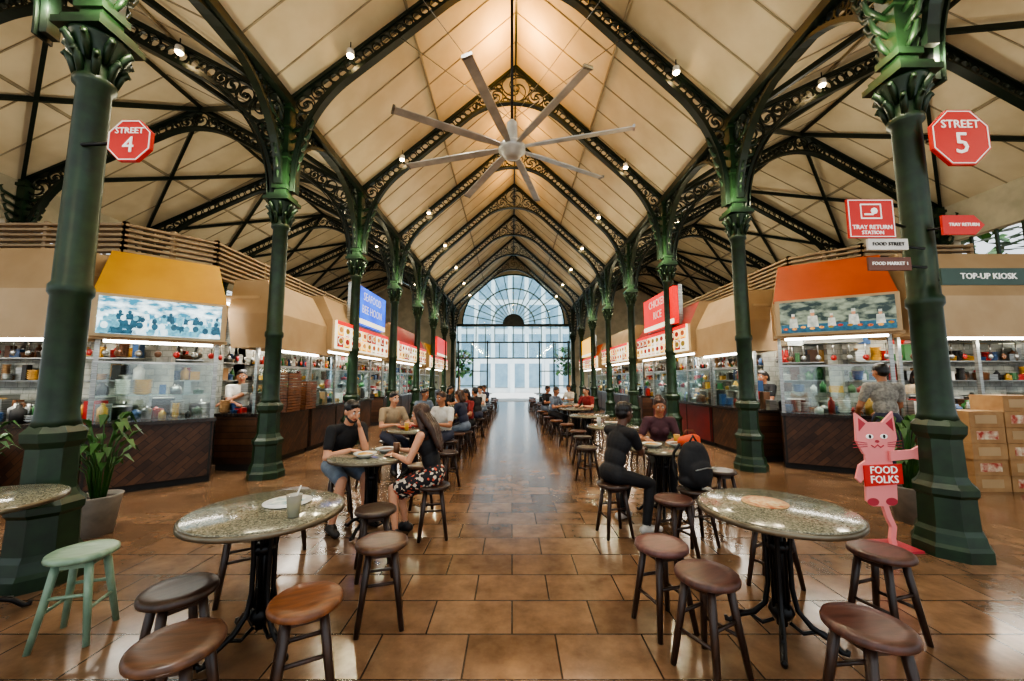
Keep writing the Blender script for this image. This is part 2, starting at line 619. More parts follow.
def colf(k, lx):
    if k <= 0 and abs(lx) < 5:
        return 0.935 if lx < 0 else 0.955
    return 1
for k in planes:
    for lx in (-W, W, -3 * W + 0.1, 3 * W - 0.1):
        place(col, 'green_column', hall(lx * colf(k, lx), k), 0)

# ------------------------------------------------------------------ end wall + fan window
YB = 27.0
b = B()
CZ, RW = 5.35, 3.55
N = 24
WALLC = M('wall_cream', (196, 188, 164), None, 2, 0.7)
inner = [(CX + RW * math.cos(PI * i / N), CZ + RW * math.sin(PI * i / N)) for i in range(N + 1)]
outer = []
for i in range(N + 1):
    a = PI * i / N
    dx, dz = math.cos(a), math.sin(a)
    t1 = (ZR - CZ) / (abs(dx) * (ZR - ZE) / W + dz)
    t2 = W / abs(dx) if abs(dx) > 1e-6 else 1e9
    t = min(t1, t2)
    outer.append((CX + dx * t, CZ + dz * t))
for i in range(N):
    (xa, za), (xb, zb), (xc, zc_), (xd, zd) = inner[i], inner[i + 1], outer[i + 1], outer[i]
    b.add([(xa, YB, za), (xb, YB, zb), (xc, YB, zc_), (xd, YB, zd), (xa, YB + 0.2, za), (xb, YB + 0.2, zb), (xc, YB + 0.2, zc_), (xd, YB + 0.2, zd)],
          [(0, 1, 2, 3), (7, 6, 5, 4), (0, 4, 5, 1)], WALLC)
for x0, x1 in ((XL - 2 * W, XL), (XR, XR + 2 * W)):
    xm = (x0 + x1) / 2
    b.flat([(x0, 0), (x1, 0), (x1, ZE - 0.05), (xm, ZS - 0.05), (x0, ZE - 0.15)], YB, YB + 0.2, WALLC)
b.build('wall_back')
b = B()
IV = M('window_frame_pale', (120, 146, 134), None, 4, 0.5)
for r in (RW, RW * 0.72, RW * 0.42):
    b.strip([(CX + r * math.cos(PI * i / 40), CZ + r * math.sin(PI * i / 40)) for i in range(41)], 0.1, 0.08, GREEN if r == RW else IV, y=YB)
for i in range(1, 16):
    a = PI * i / 16
    b.strip([(CX + 0.6 * math.cos(a), CZ + 0.6 * math.sin(a)), (CX + RW * math.cos(a), CZ + RW * math.sin(a))], 0.08, 0.06, IV, y=YB)
b.flat([(CX + 0.75 * math.cos(PI * i / 16), CZ + 0.75 * math.sin(PI * i / 16)) for i in range(17)], YB - 0.06, YB + 0.06, GREEN2)
b.cbox((CX, YB, CZ - 0.06), (7.9, 0.25, 0.18), GREEN2)
b.cbox((CX, YB, 4.1), (7.9, 0.16, 0.1), GREEN2)
b.cbox((CX, YB, 3.0), (7.9, 0.12, 0.1), GREEN2)
for i in range(13):
    x = -3.8 + 7.8 * i / 12
    b.cbox((x, YB, 4.7), (0.06, 0.1, 1.3), IV)
for x in (-3.7, -2.7, -1.7, 1.9, 2.9, 3.9):
    b.cbox((x, YB, 2.1), (0.09, 0.12, 4.2), GREEN2)
for x0, x1 in ((-3.7, -1.7), (1.9, 3.9)):
    for zz in (0.12, 1.1, 2.1):
        b.cbox(((x0 + x1) / 2, YB, zz), (2.0, 0.08, 0.07), IV)
for i in range(9):
    x = -3.8 + 7.8 * i / 8
    b.cbox((x, YB, 3.55), (0.06, 0.1, 1.1), IV)
b.box((-3.8, YB + 0.02, 3), (4.0, YB + 0.04, 5.3), GLASSW)
b.flat([(CX + RW * math.cos(PI * i / 24), CZ + RW * math.sin(PI * i / 24)) for i in range(25)], YB + 0.02, YB + 0.04, GLASSW)
b.build('window_1')

# side walls with arched openings
for sx, nm in ((XL - 2 * W - 0.1, 'wall_left'), (XR + 2 * W + 0.1, 'wall_right')):
    b = B()
    b.box((sx - 0.1, Y0, 0), (sx + 0.1, Y1, 0.9), WALLC)
    b.box((sx - 0.1, Y0, 5.3), (sx + 0.1, Y1, 6.4), WALLC)
    for k in range(-1, 9):
        y = hall(3 * W if sx > 0 else -3 * W, k).y
        b.box((sx - 0.1, y - 0.2, 0.9), (sx + 0.1, y + 0.2, 5.3), WALLC)
        for q in range(1, 6):
            yy = y + SP * q / 6
            b.box((sx - 0.03, yy - 0.025, 0.9), (sx + 0.03, yy + 0.025, 5.3), GREEN)
        for q in (1.9, 2.9, 3.9):
            b.box((sx - 0.03, y, q - 0.025), (sx + 0.03, y + SP, q + 0.025), GREEN)
    b.build(nm)

# outside: facade across the street + trees
b = B()
FAC = M('pale_facade', (214, 226, 230), (196, 212, 220), 1, 0.6)
FGL = M('facade_glass', (130, 160, 178), (104, 136, 156), 1, 0.4)
b.box((-25, 46, 0), (25, 50, 22), FAC)
for i in range(24):
    for j in range(6):
        b.box((-24 + i * 2, 45.95, 0.6 + j * 3.5), (-22.5 + i * 2, 46.02, 3.4 + j * 3.5), FGL)
for i in range(12):
    b.box((-24.2 + i * 4, 45.0, 0), (-23.7 + i * 4, 45.5, 4.0), FAC)
b.build('office_building')
b = B()
b.box((-25, 27.4, 0.0), (25, 44.9, 0.012), M('street_paving', (190, 192, 190), (170, 172, 170), 2, 0.8))
b.build('street_pavement')
def tree(loc, h=6, seed=1, sp=2.0):
    rnd = random.Random(seed)
    b = B()
    b.tube([(0, 0, 0), (0.1, 0, h * 0.3), (0, 0.1, h * 0.6)], [0.2, 0.14, 0.08], CARD, 8)
    for i in range(320):
        a, r, z = rnd.uniform(0, 6.28), rnd.uniform(0.2, sp), rnd.uniform(h * 0.4, h)
        p = V((math.cos(a) * r, math.sin(a) * r, z))
        d = V((rnd.uniform(-1, 1), rnd.uniform(-1, 1), rnd.uniform(-.6, .6))).normalized() * 0.35
        s_ = d.cross(V((0, 0, 1))).normalized() * 0.18
        b.add([p - d, p + s_, p + d, p - s_], [(0, 1, 2, 3)], LEAF)
    b.build('street_tree', loc)
for i, y in enumerate((3, 7, 11, 15, 20)):
    tree((16.0, y, 0), 7, i)
    tree((-16.0, y + 1, 0), 7, i + 9)
tree((-5.6, 41, 0), 4.6, 30, 1.5)
tree((6.2, 42, 0), 5, 31, 1.6)

# ------------------------------------------------------------------ food stalls
def clutter(b, x0, x1, y, z, seed, hmax=0.3, dens=0.13):
    rnd = random.Random(seed)
    x = x0
    while x < x1:
        mt = rnd.choice(CLUT)
        h = rnd.uniform(0.08, hmax)
        r = rnd.uniform(0.035, 0.085)
        k = rnd.random()
        yy = y + rnd.uniform(-0.08, 0.08)
        if k < 0.35:
            b.box((x - r, yy - r, z), (x + r, yy + r, z + h), mt)
        elif k < 0.65:
            b.lathe([(r, 0), (r, h * 0.7), (r * 0.4, h * 0.85), (r * 0.4, h)], mt, 10, (x, yy, z))
        elif k < 0.82:
            b.lathe([(r * 1.2, 0), (r * 1.4, h * 0.5), (r * 1.45, h * 0.52), (r * 0.3, h * 0.62), (r * 0.2, h * 0.7)], mt, 12, (x, yy, z))
        else:
            n = rnd.randint(3, 8)
            for q in range(n):
                b.lathe([(r * 0.7, q * 0.03), (r * 1.3, q * 0.03 + 0.04), (r * 1.2, q * 0.03 + 0.04)], mt, 12, (x, yy, z))
        x += rnd.uniform(0.5, 1.4) * dens + r

def appliances(b, L, y, z, seed):
    """tall stock pots, ovens and box piles on the back bench"""
    rnd = random.Random(seed * 13 + 1)
    x = 0.3
    while x < L - 0.3:
        k = rnd.random()
        if k < 0.4:
            r, h = rnd.uniform(0.13, 0.2), rnd.uniform(0.22, 0.38)
            b.lathe([(r, 0), (r, h), (r + 0.012, h), (r + 0.012, h + 0.015), (r * 0.5, h + 0.04), (0.03, h + 0.05), (0.03, h + 0.08)], STEEL, 20, (x, y, z))
            for q in (-1, 1):
                b.tube([(x + q * r, y - 0.04, z + h * 0.7), (x + q * (r + 0.04), y, z + h * 0.72), (x + q * r, y + 0.04, z + h * 0.7)], 0.008, STEEL, 5)
        elif k < 0.7:
            w_, h = rnd.uniform(0.18, 0.26), rnd.uniform(0.3, 0.42)
            b.box((x - w_, y - 0.2, z), (x + w_, y + 0.2, z + h), STEEL)
            b.box((x - w_ + 0.03, y - 0.206, z + 0.05), (x + w_ - 0.09, y - 0.2, z + h - 0.05), DARK)
            b.tube([(x - w_ + 0.04, y - 0.23, z + h - 0.03), (x + w_ - 0.1, y - 0.23, z + h - 0.03)], 0.008, WHITE, 5)
        else:
            for q in range(rnd.randint(2, 4)):
                o = rnd.uniform(-0.03, 0.03)
                b.box((x - 0.16 + o, y - 0.12, z + q * 0.13), (x + 0.16 + o, y + 0.12, z + q * 0.13 + 0.125), rnd.choice([CARD, CLUT[0], CLUT[1], CLUT[5]]))
        x += rnd.uniform(0.45, 0.6)

def menu(b, x0, x1, y, z0, z1, seed, hdr=REDL):
    rnd = random.Random(seed)
    b.box((x0, y - 0.05, z0), (x1, y, z1), WBOX)
    b.box((x0, y - 0.055, z1 - 0.09), (x1, y - 0.045, z1), hdr)
    rows = 2
    ch = (z1 - z0 - 0.12) / rows
    n = max(2, int((x1 - x0) / (ch * 1.3)))
    cw = (x1 - x0) / n
    for r in range(rows):
        for i in range(n):
            cx, cz = x0 + (i + 0.5) * cw, z0 + 0.03 + (r + 0.5) * ch
            rr = ch * 0.46
            b.box((cx - cw * 0.45, y - 0.054, cz - ch * 0.46), (cx + cw * 0.45, y - 0.05, cz + ch * 0.46), rnd.choice([WBOX, YEL, WBOX, FOODM[3]]))
            b.flat([(cx + rr * 1.1 * math.cos(2 * PI * q / 12), cz + 0.02 + rr * 0.72 * math.sin(2 * PI * q / 12)) for q in range(12)], y - 0.06, y - 0.054, WBOX)
            b.flat([(cx + rr * 0.92 * math.cos(2 * PI * q / 12), cz + 0.02 + rr * 0.58 * math.sin(2 * PI * q / 12)) for q in range(12)], y - 0.066, y - 0.06, rnd.choice(FOODM))
            b.box((cx - rr * 0.8, y - 0.058, cz - ch * 0.45), (cx + rr * 0.8, y - 0.054, cz - ch * 0.36), rnd.choice([REDL, DARK]))

def screen_people(b, x0, x1, z0, z1, y, kind, seed):
    rnd = random.Random(seed)
    def disc(cx, cz, rx, rz, ya, mt):
        b.flat([(cx + rx * math.cos(2 * PI * q / 10), cz + rz * math.sin(2 * PI * q / 10)) for q in range(10)], ya - 0.004, ya, mt)
    H = z1 - z0
    if kind == 'L':
        for row in range(3):
            n = 15 - row * 2
            for i in range(n):
                cx = x0 + (i + 0.5 + rnd.uniform(-0.25, 0.25)) * (x1 - x0) / n
                s_ = H * (0.07 + 0.025 * row)
                cz = z0 + H * (0.6 - row * 0.19) + rnd.uniform(-0.02, 0.02)
                yy = y - 0.004 * (row + 1)
                mt = rnd.choice(TEAL)
                b.flat([(cx - s_ * 1.3, max(z0, cz - s_ * 3)), (cx + s_ * 1.3, max(z0, cz - s_ * 3)), (cx + s_ * 1.0, cz - s_ * 0.6), (cx - s_ * 1.0, cz - s_ * 0.6)], yy - 0.002, yy, mt)
                disc(cx, cz, s_ * 0.6, s_ * 0.8, yy, rnd.choice(TEAL))
    else:
        b.box((x0, y - 0.004, z0), (x1, y - 0.002, z0 + H * 0.26), TEAL[0])
        for i, (fx, sz) in enumerate(((0.12, 0.8), (0.3, 1.0), (0.47, 0.7), (0.66, 0.9), (0.88, 0.75))):
            cx = x0 + fx * (x1 - x0)
            zt = z0 + H * (0.2 + 0.32 * sz)
            b.flat([(cx - 0.075 * sz, z0 + H * 0.16), (cx + 0.075 * sz, z0 + H * 0.16), (cx + 0.06 * sz, zt), (cx - 0.06 * sz, zt)], y - 0.008, y - 0.004, CHEF)
            disc(cx, zt + 0.03 * sz, 0.028 * sz, 0.036 * sz, y - 0.008, SKP)
            b.box((cx - 0.028 * sz, y - 0.016, zt + 0.05 * sz), (cx + 0.028 * sz, y - 0.012, zt + 0.1 * sz), CHEF)
        for i in range(12):
            disc(x0 + (i + 0.5) * (x1 - x0) / 12, z0 + H * rnd.uniform(0.09, 0.18), 0.035, 0.02, y - 0.012, rnd.choice(FOODM))

def stall(p0, p1, depth, hood=BEIGE, sign=None, big=None, glass=True, seed=1, front=WOODH, txt=None, over=0.32, ztop=3.3, zb=2.08, zs=2.68):
    p0, p1 = V((*p0, 0)), V((*p1, 0))
    u = (p1 - p0)
    L = u.length
    u.normalize()
    wv = V((-u.y, u.x, 0))
    X = Matrix(((u.x, wv.x, 0, p0.x), (u.y, wv.y, 0, p0.y), (0, 0, 1, 0), (0, 0, 0, 1)))
    b = B()
    b.box((0, 0.07, 0), (L, 0.65, 0.1), DARK)
    b.box((0, 0, 0.1), (L, 0.7, 0.9), front)
    b.box((-0.02, -0.06, 0.9), (L + 0.02, 0.76, 0.95), STONE)
    n = max(1, round(L / 1.2))
    for i in range(n + 1):
        x = min(max(L * i / n, 0.03), L - 0.03)
        b.box((x - 0.025, 0.05, 0.95), (x + 0.025, 0.1, zb), STEEL)
        b.box((x - 0.012, -0.01, 0.1), (x + 0.012, 0.0, 0.9), DARK)
    if glass:
        b.box((0, 0.07, 0.95), (L, 0.08, 1.75), GLASS)
        b.box((0, 0.055, 1.75), (L, 0.095, 1.78), STEEL)
        b.box((0.03, 0.1, 1.3), (L - 0.03, 0.4, 1.31), GLASS)
        clutter(b, 0.1, L - 0.1, 0.25, 1.31, seed + 9, 0.2, 0.1)
    b.box((-0.2, depth, 0), (L + 0.2, depth + 0.08, 3.0), TILEW)
    b.box((0, 0.1, 2.95), (L, depth, 3.0), BEIGE2)
    b.box((0.05, depth - 0.6, 0.0), (L - 0.05, depth, 0.88), STEEL)
    rnd = random.Random(seed)
    for zz in (1.5, 1.85):
        b.box((0.1, depth - 0.3, zz), (L - 0.1, depth - 0.02, zz + 0.02), STEEL)
        clutter(b, 0.15, L - 0.15, depth - 0.16, zz + 0.02, seed + int(zz * 10), 0.3, 0.07)
    for i in range(int(L / 0.7)):
        x = 0.25 + i * 0.7
        b.box((x, depth - 0.012, 2.2), (x + rnd.uniform(0.25, 0.5), depth - 0.002, 2.2 + rnd.uniform(0.25, 0.5)), rnd.choice([WBOX, CLUT[1], CLUT[3], CLUT[5]]))
    appliances(b, L, depth - 0.38, 0.88, seed)
    clutter(b, 0.12, L - 0.12, 0.42, 0.95, seed + 5, 0.34, 0.12)
    clutter(b, 0.12, L - 0.12, 0.6, 0.95, seed + 6, 0.3, 0.2)
    if not glass:
        clutter(b, 0.12, L - 0.12, 0.18, 0.95, seed + 7, 0.26, 0.16)
    if L > 1.0:
        b.flat([(L * 0.3, 2.2), (L * 0.85, 2.2), (L * 0.75, 2.8), (L * 0.4, 2.8)], depth - 0.7, depth - 0.1, STEEL)
        for i in range(int(L / 0.22)):
            x = 0.2 + i * 0.22
            b.tube([(x, depth - 0.75, 2.15), (x, depth - 0.75, 1.95)], 0.008, STEEL, 5)
            b.ell((x, depth - 0.75, 1.92), (0.045, 0.02, 0.05), rnd.choice([STEEL, CLUT[4], CLUT[1]]), 8, 5)
    e = 0.04
    yo = -over
    vs = [(-e, yo, zb), (L + e, yo, zb), (L + e, 0.5, zb), (-e, 0.5, zb),
          (-e, yo, zs), (L + e, yo, zs), (L + e, 0.6, zs), (-e, 0.6, zs),
          (0.08, yo + 0.3, ztop), (L - 0.08, yo + 0.3, ztop), (L - 0.08, 0.6, ztop), (0.08, 0.6, ztop)]
    b.add(vs, [(0, 3, 2, 1), (1, 2, 6, 5), (2, 3, 7, 6), (3, 0, 4, 7), (5, 6, 10, 9), (6, 7, 11, 10), (7, 4, 8, 11), (8, 9, 10, 11)], BEIGE)
    b.add(vs, [(0, 1, 5, 4)], BEIGE2)
    b.add(vs, [(4, 5, 9, 8)], hood)
    b.box((-e - 0.02, yo - 0.02, zb - 0.03), (L + e + 0.02, yo + 0.03, zb + 0.02), BEIGE2)
    b.tube([(0.1, yo + 0.12, zb - 0.04), (L - 0.1, yo + 0.12, zb - 0.04)], 0.022, TUBE, 8)
    b.tube([(0.2, depth * 0.5, 2.9), (L - 0.2, depth * 0.5, 2.9)], 0.025, TUBE, 8)
    if sign == 'menu':
        menu(b, 0.05, L - 0.05, yo - 0.02, zb + 0.04, zs - 0.0, seed)
    elif sign in ('L', 'R'):
        b.box((-0.02, yo - 0.1, zb + 0.0), (L + 0.02, yo, zs + 0.02), BEIGE2)
        b.box((0.04, yo - 0.115, zb + 0.04), (L - 0.04, yo - 0.1, zs - 0.02), SCREEN_L if sign == 'L' else SCREEN_R)
        screen_people(b, 0.05, L - 0.05, zb + 0.045, zs - 0.025, yo - 0.115, sign, seed)
    if big:
        b.box((L * 0.26, yo - 0.12, zs + 0.1), (L * 0.85, yo - 0.0, zs + 1.05), big)
        b.box((L * 0.26 - 0.03, yo - 0.0, zs + 0.06), (L * 0.85 + 0.03, yo + 0.1, zs + 1.09), STEEL)
        b.box((L * 0.26, yo - 0.124, zs + 0.1), (L * 0.85, yo - 0.12, zs + 0.22), WBOX)
        if txt:
            for i, t in enumerate(txt):
                b.text(t, 0.3, T(L * 0.555, yo - 0.125, zs + 0.82 - i * 0.34), WTXT)
    b.build('food_stall', X=X)
    c = p0 + u * (L / 2)
    ang = math.atan2(u.y, u.x)
    q = c + wv * (-over + 0.15)
    lamp('stall_light', 'AREA', (q.x, q.y, zb - 0.08), 14 * L, (1, 0.94, 0.82), L * 0.9, (0, 0, ang), 0.08)
    q = c + wv * (depth * 0.5)
    lamp('kitchen_light', 'AREA', (q.x, q.y, 2.86), 32 * L, (1, 0.97, 0.9), L * 0.8, (0, 0, ang), 0.15)
    return X

# left
stall((-9.8, 5.15), (-5.75, 5.15), 1.2, BEIGE, None, seed=11, glass=False)
stall((-5.55, 5.15), (-4.55, 6.05), 1.4, YELLOW, 'L', seed=21, zs=2.62, over=0.28)
stall((-4.35, 6.75), (-4.35, 8.5), 1.6, BEIGE2, None, seed=31, over=0.28)
stall((-4.35, 8.55), (-4.35, 12.2), 1.6, BEIGE, 'menu', BLUE, seed=41, txt=['SEAFOOD', 'BEE HOON'], over=0.4, zb=2.18, zs=2.85, ztop=3.4)
stall((-4.35, 13.3), (-4.35, 17.6), 1.6, REDH, 'menu', None, seed=51, over=0.4, zb=2.18, zs=2.85, ztop=3.5)
stall((-4.35, 18.6), (-4.35, 23.6), 1.6, YELLOW, 'menu', REDL, seed=61, over=0.4)
# right
REDC = M('red_counter', (110, 24, 20), None, 4, 0.4)
stall((4.75, 6.95), (6.05, 6.15), 1.4, ORANGE, 'R', seed=71, zb=2.26, zs=2.84, ztop=3.55)
stall((6.15, 6.15), (10, 6.15), 1.2, BEIGE, None, seed=81, glass=False, zb=2.2, zs=2.8, ztop=3.55)
stall((4.6, 9.1), (4.6, 7.5), 1.6, BEIGE2, None, seed=91, over=0.28)
stall((4.6, 12.9), (4.6, 9.15), 1.6, REDH, 'menu', REDL, seed=101, txt=['CHICKEN', 'RICE'], over=0.4, front=REDC, zb=2.18, zs=2.85, ztop=3.4)
stall((4.6, 18.0), (4.6, 13.9), 1.6, BEIGE, 'menu', None, seed=111, over=0.4, zb=2.18, zs=2.85, ztop=3.5)
stall((4.6, 24.0), (4.6, 19.0), 1.6, ORANGE, 'menu', YEL, seed=121, over=0.4)

# slatted louvres above the stalls
def louvre(path):
    b = B()
    for i in range(len(path) - 1):
        for q in range(8):
            z = 3.36 + q * 0.085
            b.beam((*path[i], z), (*path[i + 1], z), 0.12, 0.035, SLAT)
        a, c = V((*path[i], 0)), V((*path[i + 1], 0))
        n = max(2, int((c - a).length / 1.2))
        for q in range(n + 1):
            p = a.lerp(c, q / n)
            b.cbox((p.x, p.y, 3.66), (0.06, 0.06, 0.7), SLAT)
    b.build('ventilation_louvre')
louvre([(-9.8, 5.95), (-6.1, 5.95), (-5.3, 6.8), (-5.3, 12.2)])
louvre([(8.4, 6.95), (6.4, 6.95), (5.6, 7.7), (5.6, 12.9)])

# ------------------------------------------------------------------ ceiling fan
b = B()
FY, FZ = 5.5, 4.95
b.tube([(0, 0, 0.1), (0, 0, 9.95 - FZ)], 0.022, BLACK, 8)
b.lathe([(0.04, 0.45), (0.08, 0.4), (0.08, 0.12), (0.16, 0.08), (0.2, 0.03), (0.2, -0.04), (0.14, -0.07), (0.13, -0.12), (0.07, -0.15)][::-1], ALU, 24)
for i in range(8):
    a = math.radians(-16 + 45 * i)
    R_ = Matrix.Rotation(a, 4, 'Z') @ Matrix.Rotation(math.radians(10), 4, 'X')
    b.add([(0.16, -0.035, 0), (0.5, -0.06, 0.0), (1.72, -0.06, 0), (1.72, 0.06, 0), (0.5, 0.06, 0), (0.16, 0.035, 0),
           (0.16, -0.035, 0.015), (0.5, -0.06, 0.02), (1.72, -0.06, 0.01), (1.72, 0.06, 0.01), (0.5, 0.06, 0.02), (0.16, 0.035, 0.015)],
          [(5, 4, 3, 2, 1, 0), (6, 7, 8, 9, 10, 11), (0, 1, 7, 6), (1, 2, 8, 7), (2, 3, 9, 8), (3, 4, 10, 9), (4, 5, 11, 10), (5, 0, 6, 11)], ALU, False, R_)
    b.box((1.72, -0.063, -0.01), (1.75, 0.063, 0.03), STEEL, R_)
for sx, sy in ((-1, -1), (1, -1), (1, 1), (-1, 1)):
    b.tube([(0.03 * sx, 0.03 * sy, 0.5), (2.2 * sx, 1.0 * sy, 2.9)], 0.006, STEEL, 4)
b.build('ceiling_fan', (0, FY, FZ))

# ------------------------------------------------------------------ tables & stools
def table_mesh(r=0.43):
    b = B()
    b.lathe([(0.1, 0.715), (r - 0.01, 0.715), (r, 0.72), (r, 0.745), (r - 0.012, 0.748)], RIM, 48)
    b.lathe([(r - 0.012, 0.72), (r - 0.012, 0.752), (r - 0.02, 0.755)], GRANITE, 48)
    b.lathe([(0.16, 0.695), (0.16, 0.715)], BLACK, 16)
    b.tube([(0, 0, 0.08), (0, 0, 0.7)], 0.03, BLACK, 10)
    b.lathe([(0.05, 0.12), (0.07, 0.16), (0.05, 0.2)], BLACK, 12)
    b.lathe([(0.05, 0.5), (0.065, 0.53), (0.05, 0.56)], BLACK, 12)
    for i in range(4):
        a = PI / 4 + i * PI / 2
        c, s_ = math.cos(a), math.sin(a)
        prof = [(0.12, 0.7), (0.07, 0.62), (0.06, 0.5), (0.06, 0.3), (0.08, 0.18), (0.14, 0.11), (0.22, 0.07), (0.27, 0.02), (0.295, 0.02), (0.3, 0.04)]
        b.tube([(r_ * c, r_ * s_, z) for r_, z in prof], [0.014] * 5 + [0.017, 0.017, 0.017, 0.017, 0.01], BLACK, 8)
        prof = [(0.04, 0.1), (0.1, 0.06), (0.18, 0.1), (0.22, 0.085)]
        b.tube([(r_ * c, r_ * s_, z) for r_, z in prof], 0.011, BLACK, 6)
        a2 = i * PI / 2
        c, s_ = math.cos(a2), math.sin(a2)
        b.tube([(0.05 * c, 0.05 * s_, 0.16), (0.055 * c, 0.055 * s_, 0.6), (0.1 * c, 0.1 * s_, 0.7)], 0.008, BLACK, 6)
    return b.mesh('round_granite_table')
TAB = table_mesh()

def stool_mesh(wood, top=None):
    b = B()
    top = top or wood
    b.lathe([(0.12, 0.458), (0.15, 0.46), (0.162, 0.468), (0.164, 0.48), (0.16, 0.493), (0.15, 0.5), (0.1, 0.496), (0.02, 0.495)], top, 32)
    feet = []
    for i in range(4):
        a = PI / 4 + i * PI / 2
        c, s_ = math.cos(a), math.sin(a)
        b.tube([(0.105 * c, 0.105 * s_, 0.465), (0.14 * c, 0.14 * s_, 0.25), (0.185 * c, 0.185 * s_, 0)], [0.022, 0.02, 0.016], wood, 8)
        feet.append((c, s_))
    for i in range(4):
        z = 0.19 if i % 2 else 0.27
        r = 0.105 + (0.185 - 0.105) * (0.465 - z) / 0.465
        (c1, s1), (c2, s2) = feet[i], feet[(i + 1) % 4]
        b.tube([(r * c1, r * s1, z), (r * c2, r * s2, z)], 0.01, wood, 6)
    r = 0.105
    for i in range(4):
        (c1, s1), (c2, s2) = feet[i], feet[(i + 1) % 4]
        b.beam((r * c1, r * s1, 0.44), (r * c2, r * s2, 0.44), 0.015, 0.045, wood)
    return b.mesh('wooden_stool')
def woodm(n, a, c):
    return M(n, a, c, 9, 0.32, stretch=(1, 6, 1), bump=0.05)
WD = woodm('wood_dark', (58, 38, 28), (38, 25, 20))
WR = woodm('wood_reddish', (84, 52, 44), (60, 36, 30))
WO = woodm('wood_orange', (122, 76, 44), (90, 54, 32))
WM = woodm('wood_mint', (130, 156, 134), (108, 134, 114))
WB = woodm('wood_brown', (88, 58, 40), (62, 40, 28))
SD, SR, SO, SM, SB = stool_mesh(WD), stool_mesh(WD, WR), stool_mesh(WD, WO), stool_mesh(WM), stool_mesh(WD, WB)
MX = stool_mesh(WD, woodm('wood_seat_mauve', (108, 72, 68), (82, 52, 50)))

def tbl(x, y, rz=0.0):
    place(TAB, 'round_granite_table', (x, y, 0), rz)
def st(me, x, y, rz=None):
    place(me, 'wooden_stool', (x, y, 0), random.uniform(0, 1.5) if rz is None else rz)
TL, TR2 = (-1.48, 2.45), (1.61, 2.48)
tbl(*TL, 0.2)
tbl(*TR2, 0.2)
tbl(-1.45, 4.15, 0.5)
tbl(1.75, 4.65, 0.4)
tbl(-3.48, 2.6, 0)
st(SM, -2.62, 2.5, 0.3)
st(SB, -1.33, 1.66, 0.2)
st(SO, -0.98, 1.97, 0.5)
st(SD, -1.66, 2.06, 0.95)
st(SD, -1.95, 2.95, 0.6)
st(SB, -0.84, 2.64, 0.3)
st(SD, -1.1, 3.27, 0.4)
st(SD, -2.05, 3.75)
st(SD, -0.78, 4.0, 0.2)
st(SD, -1.95, 4.55, 0.5)
st(SB, -1.1, 4.9)
st(MX, 0.95, 2.6, 0.3)
st(SR, 1.05, 2.22, 0.5)
st(SR, 1.52, 1.78, 0.1)
st(SR, 2.25, 2.5, 0.3)
st(SR, 1.95, 3.05, 0.6)
st(SD, 1.02, 4.05, 0.2)
st(SR, 1.42, 3.55, 0.4)
st(SD, 1.75, 3.85, 0.1)
st(SD, 1.95, 5.3, 0.1)
st(SD, 2.4, 4.6, 0.1)
for i in range(9):
    yl, yr = 6.3 + i * 2.0, 6.7 + i * 2.0
    for (x, y) in ((-1.55, yl), (1.7, yr)):
        tbl(x, y, i)
        for q in range(4):
            a = PI / 4 + q * PI / 2 + random.uniform(-0.3, 0.3)
            r = random.uniform(0.66, 0.8)
            st(random.choice([SD, SR, SB, SO]), x + r * math.cos(a) * 1.05, y + r * math.sin(a))

# items on tables
b = B()
b.lathe([(0.03, 0), (0.042, 0.12), (0.043, 0.122), (0.036, 0.122), (0.032, 0.09)], M('plastic_cup', (235, 235, 225), None, 4, 0.2, trans=0.6), 20)
b.lathe([(0.027, 0.005), (0.036, 0.085)], M('lime_juice', (214, 214, 130), None, 4, 0.3), 20)
b.tube([(0.0, 0, 0.08), (0.03, 0.01, 0.17)], 0.004, WHITE, 6)
b.build('drink_cup', (-1.24, 2.3, 0.756))
b = B()
b.lathe([(0.12, 0), (0.14, 0.006), (0.14, 0.008)], WHITE, 28)
b.box((-0.09, -0.07, 0.008), (0.09, 0.06, 0.011), M('menu_card_teal', (90, 150, 160), (220, 225, 215), 20, 0.4))
b.build('paper_placemat', (-1.42, 2.56, 0.756))
b = B()
b.lathe([(0.13, 0), (0.13, 0.004)], M('sticker_beige', (216, 184, 130), (180, 100, 60), 18, 0.5), 32)
b.lathe([(0.09, 0.004), (0.09, 0.0055)], M('sticker_inner', (226, 206, 160), (200, 140, 80), 30, 0.5), 32)
b.build('table_sticker', (1.6, 2.56, 0.756))
for (x, y, sd) in ((-1.45, 4.15, 1), (1.75, 4.65, 2), (-1.55, 6.3, 3), (1.7, 6.7, 4), (-1.55, 8.3, 5)):
    rnd = random.Random(sd)
    for q in range(3):
        b = B()
        a = rnd.uniform(0, 6.28)
        if q < 2:
            b.lathe([(0.05, 0), (0.1, 0.03), (0.115, 0.045), (0.108, 0.045), (0.06, 0.02)], CLUT[rnd.choice([0, 0, 1])], 20)
            b.ell((0, 0, 0.03), (0.08, 0.08, 0.02), CLUT[3 if q else 4], 12, 6)
            b.build('food_bowl', (x + 0.16 * math.cos(q * 3 + a), y + 0.16 * math.sin(q * 3 + a), 0.756))
        else:
            b.lathe([(0.03, 0), (0.036, 0.12), (0.032, 0.12)], CLUT[rnd.choice([0, 4, 3])], 14)
            b.build('drink_cup', (x + 0.25 * math.cos(a + 1.5), y + 0.25 * math.sin(a + 1.5), 0.756))

